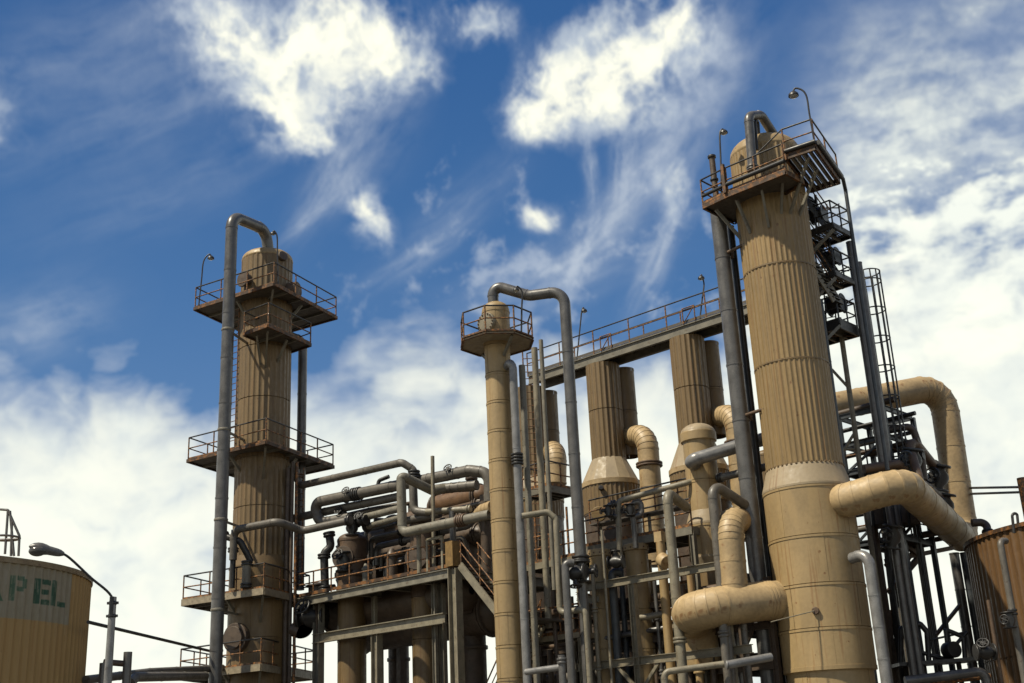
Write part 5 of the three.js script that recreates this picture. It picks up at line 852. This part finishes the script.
{ // open service tower of dark steel that carries the small pipes behind the risers
  const o = at(858, 560, 48.2), wA = 2.0, wB = 2.6, t = thing('service_tower', 'open dark steel service tower crowded with small pipes behind the risers', 'frame', V3(o.x, FLOOR, o.z)), c = (i, j, y) => o.clone().addScaledVector(RX, i * wA).addScaledVector(BX, j * wB).setY(y);
  const lv = [545, 508, 474, 446].map((py) => levelAt(o.x, o.z, py)), top = lv[3] + 1.2;
  for (const [i, j] of [[0, 0], [1, 0], [1, 1], [0, 1]]) part(t, 'post', ibeam(c(i, j, FLOOR), c(i, j, top), .18, .18, RX), M.slate);
  for (const y of [...lv, top]) for (const [a, b] of [[[0, 0], [1, 0]], [[1, 0], [1, 1]], [[1, 1], [0, 1]], [[0, 1], [0, 0]]]) part(t, 'beam', ibeam(c(...a, y), c(...b, y), .12, .2), M.slate);
  for (let k = 0; k < 3; k++) { part(t, 'brace', bar(c(1, 0, lv[k]), c(1, 1, lv[k + 1]), .09, .09), M.slate); part(t, 'brace', bar(c(0, 0, lv[k]), c(1, 0, lv[k + 1]), .09, .09), M.slate); }
  for (const y of [lv[0], lv[2]]) { part(t, 'floor_plate', slab([c(.02, .02, 0), c(.98, .02, 0), c(.98, .98, 0), c(.02, .98, 0)], y + .14, .04), M.deck); railing(t, [c(0, 0, 0), c(1, 0, 0), c(1, 1, 0)], y + .14, { step: .9, toe: null, post: M.dark, mid: M.rust }); }
  for (let k = 0; k < 10; k++) { const y = mix(lv[0], top, k / 9) + .25, s = .1 + .8 * rnd(); part(t, 'service_pipe', rod(c(-.25, s, y), c(1.15 + rnd() * .5, s, y + .05), .06 + rnd() * .09, 10), [M.darkBrown, M.dull, M.dark][k % 3]); }
  for (let k = 0; k < 7; k++) { const u = rnd(), v = rnd(); part(t, 'service_riser', rod(c(u, v, FLOOR), c(u, v, mix(lv[1], top, rnd())), .05 + rnd() * .05, 8), [M.dull, M.dark][k % 2]); }
  const d = c(.5, .4, lv[1] + .55), dd = RX.clone(); part(t, 'knock_out_drum', ringTube([[-1, .02], [-.92, .38], [-.7, .5], [.7, .5], [.92, .38], [1, .02]].map(([k, r]) => ({ p: d.clone().addScaledVector(dd, k * 1.1), t: dd, r })), 22), M.darkBrown);
}
{ // thin steel that laces the side landings
  const t = thing('escape_ladder', 'narrow dark escape ladder lacing the side landings of tallest column', 'ladder', at(826, 330, 45.9)); ladder(t, at(832, 332, 46.3), at(822, 205, 46.3), .4, V3(.9, 0, .4), M.dark);
  for (let k = 0; k < 9; k++) { const y = mix(at(832, 332, 46.3).y, at(822, 205, 46.3).y, k / 8), p = at(827, 268, 46.3); part(t, 'tie_bar', rod(V3(p.x - .9, y - .2, p.z + .2), V3(p.x + .75, y + (k % 2 ? .5 : -.4), p.z + .5), .03, 6), k % 3 ? M.dark : M.rust); }
}

// ---------- tank at the right edge ----------
{
  const e = at(977, 545, 46), R = 6.4, c = V3(e.x + R, 0, e.z), top = levelAt(e.x, e.z, 540);
  const t = thing('ribbed_tank', 'rust-brown ribbed tank cut by the right edge of the picture', 'tank', V3(c.x, FLOOR, c.z));
  const tm = mat('rust_brown_ribbed', [.17, .09, .033], { map: runs, size: 3.1, sizeV: 7, roughness: .7, bump: .006 });
  courses(t, c.x, c.z, R, [FLOOR, top * .5, top], tm, { ribs: 110, depth: .045 }, 'ribbed_course');
  part(t, 'rim', shell(c.x, c.z, [[top - .05, R], [top - .05, R + .12], [top + .1, R + .12], [top + .1, R - .1]], { seg: 90 }), M.rustDeck);
  part(t, 'roof', shell(c.x, c.z, [[top + .1, R - .05], [top + .8, .01]], { seg: 60 }), M.rustDeck);
  pipe('tank_pipe', 'grey pipe with top elbow running down the ribbed tank', 'pipe', [V3(...[at(1006, 541, 40.8)].map((p) => [p.x, p.y, p.z])[0]), at(1000, 541, 40.6), drop(1001, 548, 40.6)], 3.2 * .034, M.dull, { bend: 1.8, section: 2.2, flanges: [[1.3, 1.4], [1.6, 1.4]] });
  pipe('tank_pipe', 'slim pale line down the ribbed tank near its left side', 'pipe', [at(988, 600, 42.6), drop(988, 605, 42.6)], .07, M.brown, { section: 0 });
  pipe('tank_pipe', 'small dark hook vent on the ribbed tank rim', 'pipe', [at(1014, 533, 41), at(1012, 514, 41), at(1017, 513, 41), at(1018, 523, 41)], .05, M.dark, { section: 0, seg: 8, bend: 3 });
  pipe('tank_pipe', 'dark elbow pipe leaving the ribbed tank top toward loop duct', 'pipe', [at(972, 523, 49), at(986, 522, 49), at(989, 538, 48.6)], .16, M.darkBrown, { bend: 1.6, section: 0, flanges: [[1.7, 1.5]] });
  valve('side_valve', 'dark valve on the grey pipe of the ribbed tank', at(1009, 620, 40.3), .14, V3(0, 1, 0), V3(-.7, 0, .7), M.dark, 'valves right of the tallest column');
  valve('side_valve', 'dark valve low on the shaded side of ribbed tank', at(985, 652, 42.2), .18, V3(1, 0, 0), V3(-.3, .6, .7), M.dark, 'valves right of the tallest column');
  const st = at(1026, 500, 47); pipe('far_stack', 'reddish post tip at the extreme right edge above the ribbed tank', 'post', [V3(st.x, FLOOR, st.z), V3(st.x, levelAt(st.x, st.z, 478), st.z)], .2, M.rust, { section: 0 });
  for (const [ya, yb, label] of [[488, 487, 'upper dark cable running right from the loop duct'], [494, 492, 'lower dark cable running right from the loop duct']]) pipe('cable', label, 'cable', [at(966, ya, 52), at(1026, yb, 47)], .05, M.dark, { section: 0, seg: 6 });
}
// ---------- tank at the left edge, with the painted word ----------
{
  const e = at(93, 581, 40), R = 5.9, c = V3(e.x - R, 0, e.z - 1.0), top = levelAt(e.x, e.z, 569.5);
  for (let k = 0; k < 12; k++) { let far = -1e9; for (let a = -1.6; a < 1.6; a += .02) far = Math.max(far, seenX(V3(c.x + Math.cos(a) * (R + .09), top, c.z + Math.sin(a) * (R + .09)))); c.x += (93 - far) * metres(V3(c.x, top, c.z)); }
  const cv = document.createElement('canvas'); cv.width = 2048; cv.height = 512; const x = cv.getContext('2d'), around = 2 * Math.PI * R, pxm = 2048 / around, vm = 512 / top;
  x.fillStyle = 'rgb(180,144,88)'; x.fillRect(0, 0, 2048, 512);
  for (let i = 0; i < 2600; i++) { const u = rnd() * 2048, v = rnd() * 512, h = 20 + rnd() * 130; x.fillStyle = rnd() < .5 ? `rgba(140,92,38,${.05 + rnd() * .12})` : `rgba(215,175,105,${.04 + rnd() * .1})`; x.fillRect(u, v, 1 + rnd() * 3, h); }
  // angle on the tank -> texture column; the word ends a little left of the tank's right edge
  const colOf = (px, py) => { // where the ray to this pixel meets the tank
    const d = ray(px, py), o = camera.position, A = d.x * d.x + d.z * d.z, B = 2 * (d.x * (o.x - c.x) + d.z * (o.z - c.z)), C2 = (o.x - c.x) ** 2 + (o.z - c.z) ** 2 - R * R, s = (-B - Math.sqrt(Math.max(0, B * B - 4 * A * C2))) / (2 * A), p = o.clone().addScaledVector(d, s); let th = Math.atan2(p.z - c.z, p.x - c.x); if (th < 0) th += 2 * Math.PI; return [(1 - th / (2 * Math.PI)) * 2048, (1 - p.y / top) * 512];
  };
  const [u1, v1] = colOf(70, 600), [, v2] = colOf(30, 620);
  x.fillStyle = 'rgb(156,144,118)'; x.fillRect(u1 - 520, 0, 520, v2); for (let i = 0; i < 500; i++) { x.fillStyle = rnd() < .5 ? 'rgba(120,100,70,.12)' : 'rgba(200,195,180,.14)'; x.fillRect(u1 - 520 + rnd() * 515, rnd() * v2 * .9, 1 + rnd() * 3, rnd() * v2 * .4); }
  const letter = (ch, pxl, pxr, pyt, pyb) => { const [a, t0] = colOf(pxl, pyt), [b, b0] = colOf(pxr, pyb), h = b0 - t0, w = b - a; x.save(); x.translate(a, t0); x.scale(w, h); x.fillStyle = ch === 'P' || ch === 'A' ? 'rgba(52,92,66,.72)' : 'rgba(38,78,54,.92)'; const r = (...q) => x.fillRect(...q);
    if (ch === 'E') { r(0, 0, .34, 1); r(.42, 0, .58, .2); r(.42, .4, .5, .2); r(.42, .8, .58, .2); }
    if (ch === 'L') { r(0, 0, .34, 1); r(.42, .8, .58, .2); }
    if (ch === 'P') { r(0, 0, .3, 1); r(.38, 0, .42, .18); r(.38, .42, .42, .18); r(.74, .1, .26, .38); }
    if (ch === 'A') { x.beginPath(); x.moveTo(.4, 0); x.lineTo(.6, 0); x.lineTo(1, 1); x.lineTo(.72, 1); x.lineTo(.5, .35); x.lineTo(.28, 1); x.lineTo(0, 1); x.fill(); r(.3, .62, .4, .16); }
    x.restore(); };
  letter('A', -22, 3, 578, 601); letter('P', 10, 25, 575, 602); letter('E', 34, 49, 578, 605.5); letter('L', 52, 64, 580, 608);
  for (let i = 0; i < 420; i++) { const [a] = [u1 - 300 + rnd() * 300]; x.fillStyle = 'rgba(165,152,130,.35)'; x.fillRect(a, rnd() * v2 * .75, 1 + rnd() * 2, 3 + rnd() * 18); }
  const map = new THREE.CanvasTexture(cv); map.colorSpace = THREE.SRGBColorSpace; map.wrapS = THREE.RepeatWrapping;
  const tm = new THREE.MeshStandardMaterial({ map, color: new THREE.Color(.72, .72, .72), roughness: .7 }); tm.name = 'ochre_tank_paint';
  const t = thing('storage_tank', 'ochre ribbed tank with stencilled letters cut by the left edge', 'tank', V3(c.x, FLOOR, c.z));
  const g = shell(c.x, c.z, [[FLOOR, R], [top, R]], { ribs: 120, depth: .05 }), uv = g.attributes.uv, ps = g.attributes.position;
  const seg = 720; for (let i = 0; i < uv.count; i++) { const k = i % (seg + 1); uv.setXY(i, 1 - k / seg, ps.getY(i) / top); }
  part(t, 'ribbed_wall', g, tm);
  part(t, 'rim', shell(c.x, c.z, [[top - .06, R], [top - .06, R + .09], [top + .12, R + .09], [top + .12, R - .1]], { seg: 110 }), mat('tank_rim', [.34, .24, .125], { size: 2 }));
  part(t, 'roof', shell(c.x, c.z, [[top + .1, R - .05], [top + .9, .01]], { seg: 70 }), M.tanDuct);
  const h = thing('tank_handrail', 'grey hooped ladder head standing on the roof of lettered tank', 'railing', at(8, 553, 41.5)), D = 41.5;
  for (const [a0, b0, a1, b1] of [[8, 510, 5, 554], [10, 511, 14, 556], [8, 510, 19.5, 536], [19.5, 536, 18.5, 556], [-6, 509, 8, 510], [-4, 540, 19.5, 539], [12, 521, 11, 556], [-6, 509, -6, 552]]) part(h, 'rail_bar', rod(at(a0, b0, D), at(a1, b1, D), .045, 7), M.grey);
  part(h, 'rail_hoop', torus(at(4, 538, D), V3(0, 1, 0), .52, .04, 26, 6), M.grey);
}
// ---------- street lamp at the left ----------
{
  const q = at(113, 600, 30), t = thing('street_lamp', 'grey street lamp with long arm beside the lettered tank', 'street lamp', V3(q.x, FLOOR, q.z)), m = metres(q), y = (py) => levelAt(q.x, q.z, py);
  part(t, 'post', ringTube([{ p: V3(q.x, 0, q.z), t: V3(0, 1, 0), r: 5.0 * m }, { p: V3(q.x, y(597), q.z), t: V3(0, 1, 0), r: 3.4 * m }], 18, false, true), M.silver);
  for (const py of [603, 616]) { part(t, 'clamp', [drum(V3(q.x, y(py), q.z), V3(0, 1, 0), 4.4 * m, .09, 18), bar(V3(q.x - 5.6 * m, y(py), q.z), V3(q.x + 5.6 * m, y(py), q.z), .06, .06)], M.dark); }
  part(t, 'arm_socket', rod(V3(q.x, y(617), q.z + 3.6 * m), V3(q.x, y(597), q.z + 3.6 * m), .05, 10), M.dark);
  const c = new THREE.CatmullRomCurve3([V3(q.x, y(612), q.z + 3.6 * m), V3(q.x, y(598), q.z + 3.6 * m), at(90, 577, 29.6), at(67, 556, 29.25), at(61, 553, 29.2)]), rings = []; for (let i = 0; i <= 30; i++) rings.push({ p: c.getPoint(i / 30), t: c.getTangent(i / 30), r: .032 });
  part(t, 'arm', ringTube(rings, 10, true, true), M.dark);
  const a = at(64, 554, 29.2), b = at(29, 546, 28.8), d = b.clone().sub(a), n = d.clone().normalize(), rr = [.045, .085, .10, .105, .11, .135, .145, .135, .10, .02], head = part(t, 'lamp_head', (() => { const g = ringTube(rr.map((r, i) => ({ p: a.clone().addScaledVector(d, i / (rr.length - 1)), t: n, r, a: 0 })), 18, true, true); g.computeVertexNormals(); return g; })(), M.lampGrey);
  const lc = at(37.5, 551, 28.9); const lens = new THREE.SphereGeometry(1, 20, 12); lens.scale(.21, .13, .17); lens.translate(lc.x, lc.y, lc.z); part(head, 'lens', lens, mat('lamp_bowl', [.10, .095, .085], { size: .5, roughness: .25, bump: 0 }));
}
// ---------- cable and low pipes at the left ----------
pipe('cable', 'dark cable running from the lettered tank down to left tower', 'cable', [at(88, 622, 40), at(214, 652, 54)], .06, M.dark, { section: 0, seg: 6 });
{
  const dl = 46; const h = (label, pts, r, m) => pipe('yard_pipe', label, 'pipe', pts, r, m, { bend: 2, section: 2.6, group: 'low pipes left of the left tower' });
  h('upper low pipe between lettered tank and left tower', [[86, 680, 42], [150, 672, 47], [222, 668, 54.6]], .15, M.dull); h('lower low pipe between lettered tank and left tower', [[130, 683, 43], [136, 677, 43.6], [205, 676, 52]], .17, M.dull);
  const p = (label, px, py, d, r) => pipe('yard_post', label, 'post', [drop(px, py + 10, d), at(px, py, d)], r, M.grey, { section: 0, group: 'short posts by the street lamp' });
  p('short grey post left of the street lamp pole', 104, 663, 41, .14); p('taller grey post right of the street lamp pole', 128, 652, 41, .14);
  pipe('yard_pipe', 'rusty crossbar between the short posts near street lamp', 'pipe', [[104, 662, 41], [128, 664, 41]], .1, M.brown, { section: 0 });
}

renderer.render(scene, camera);
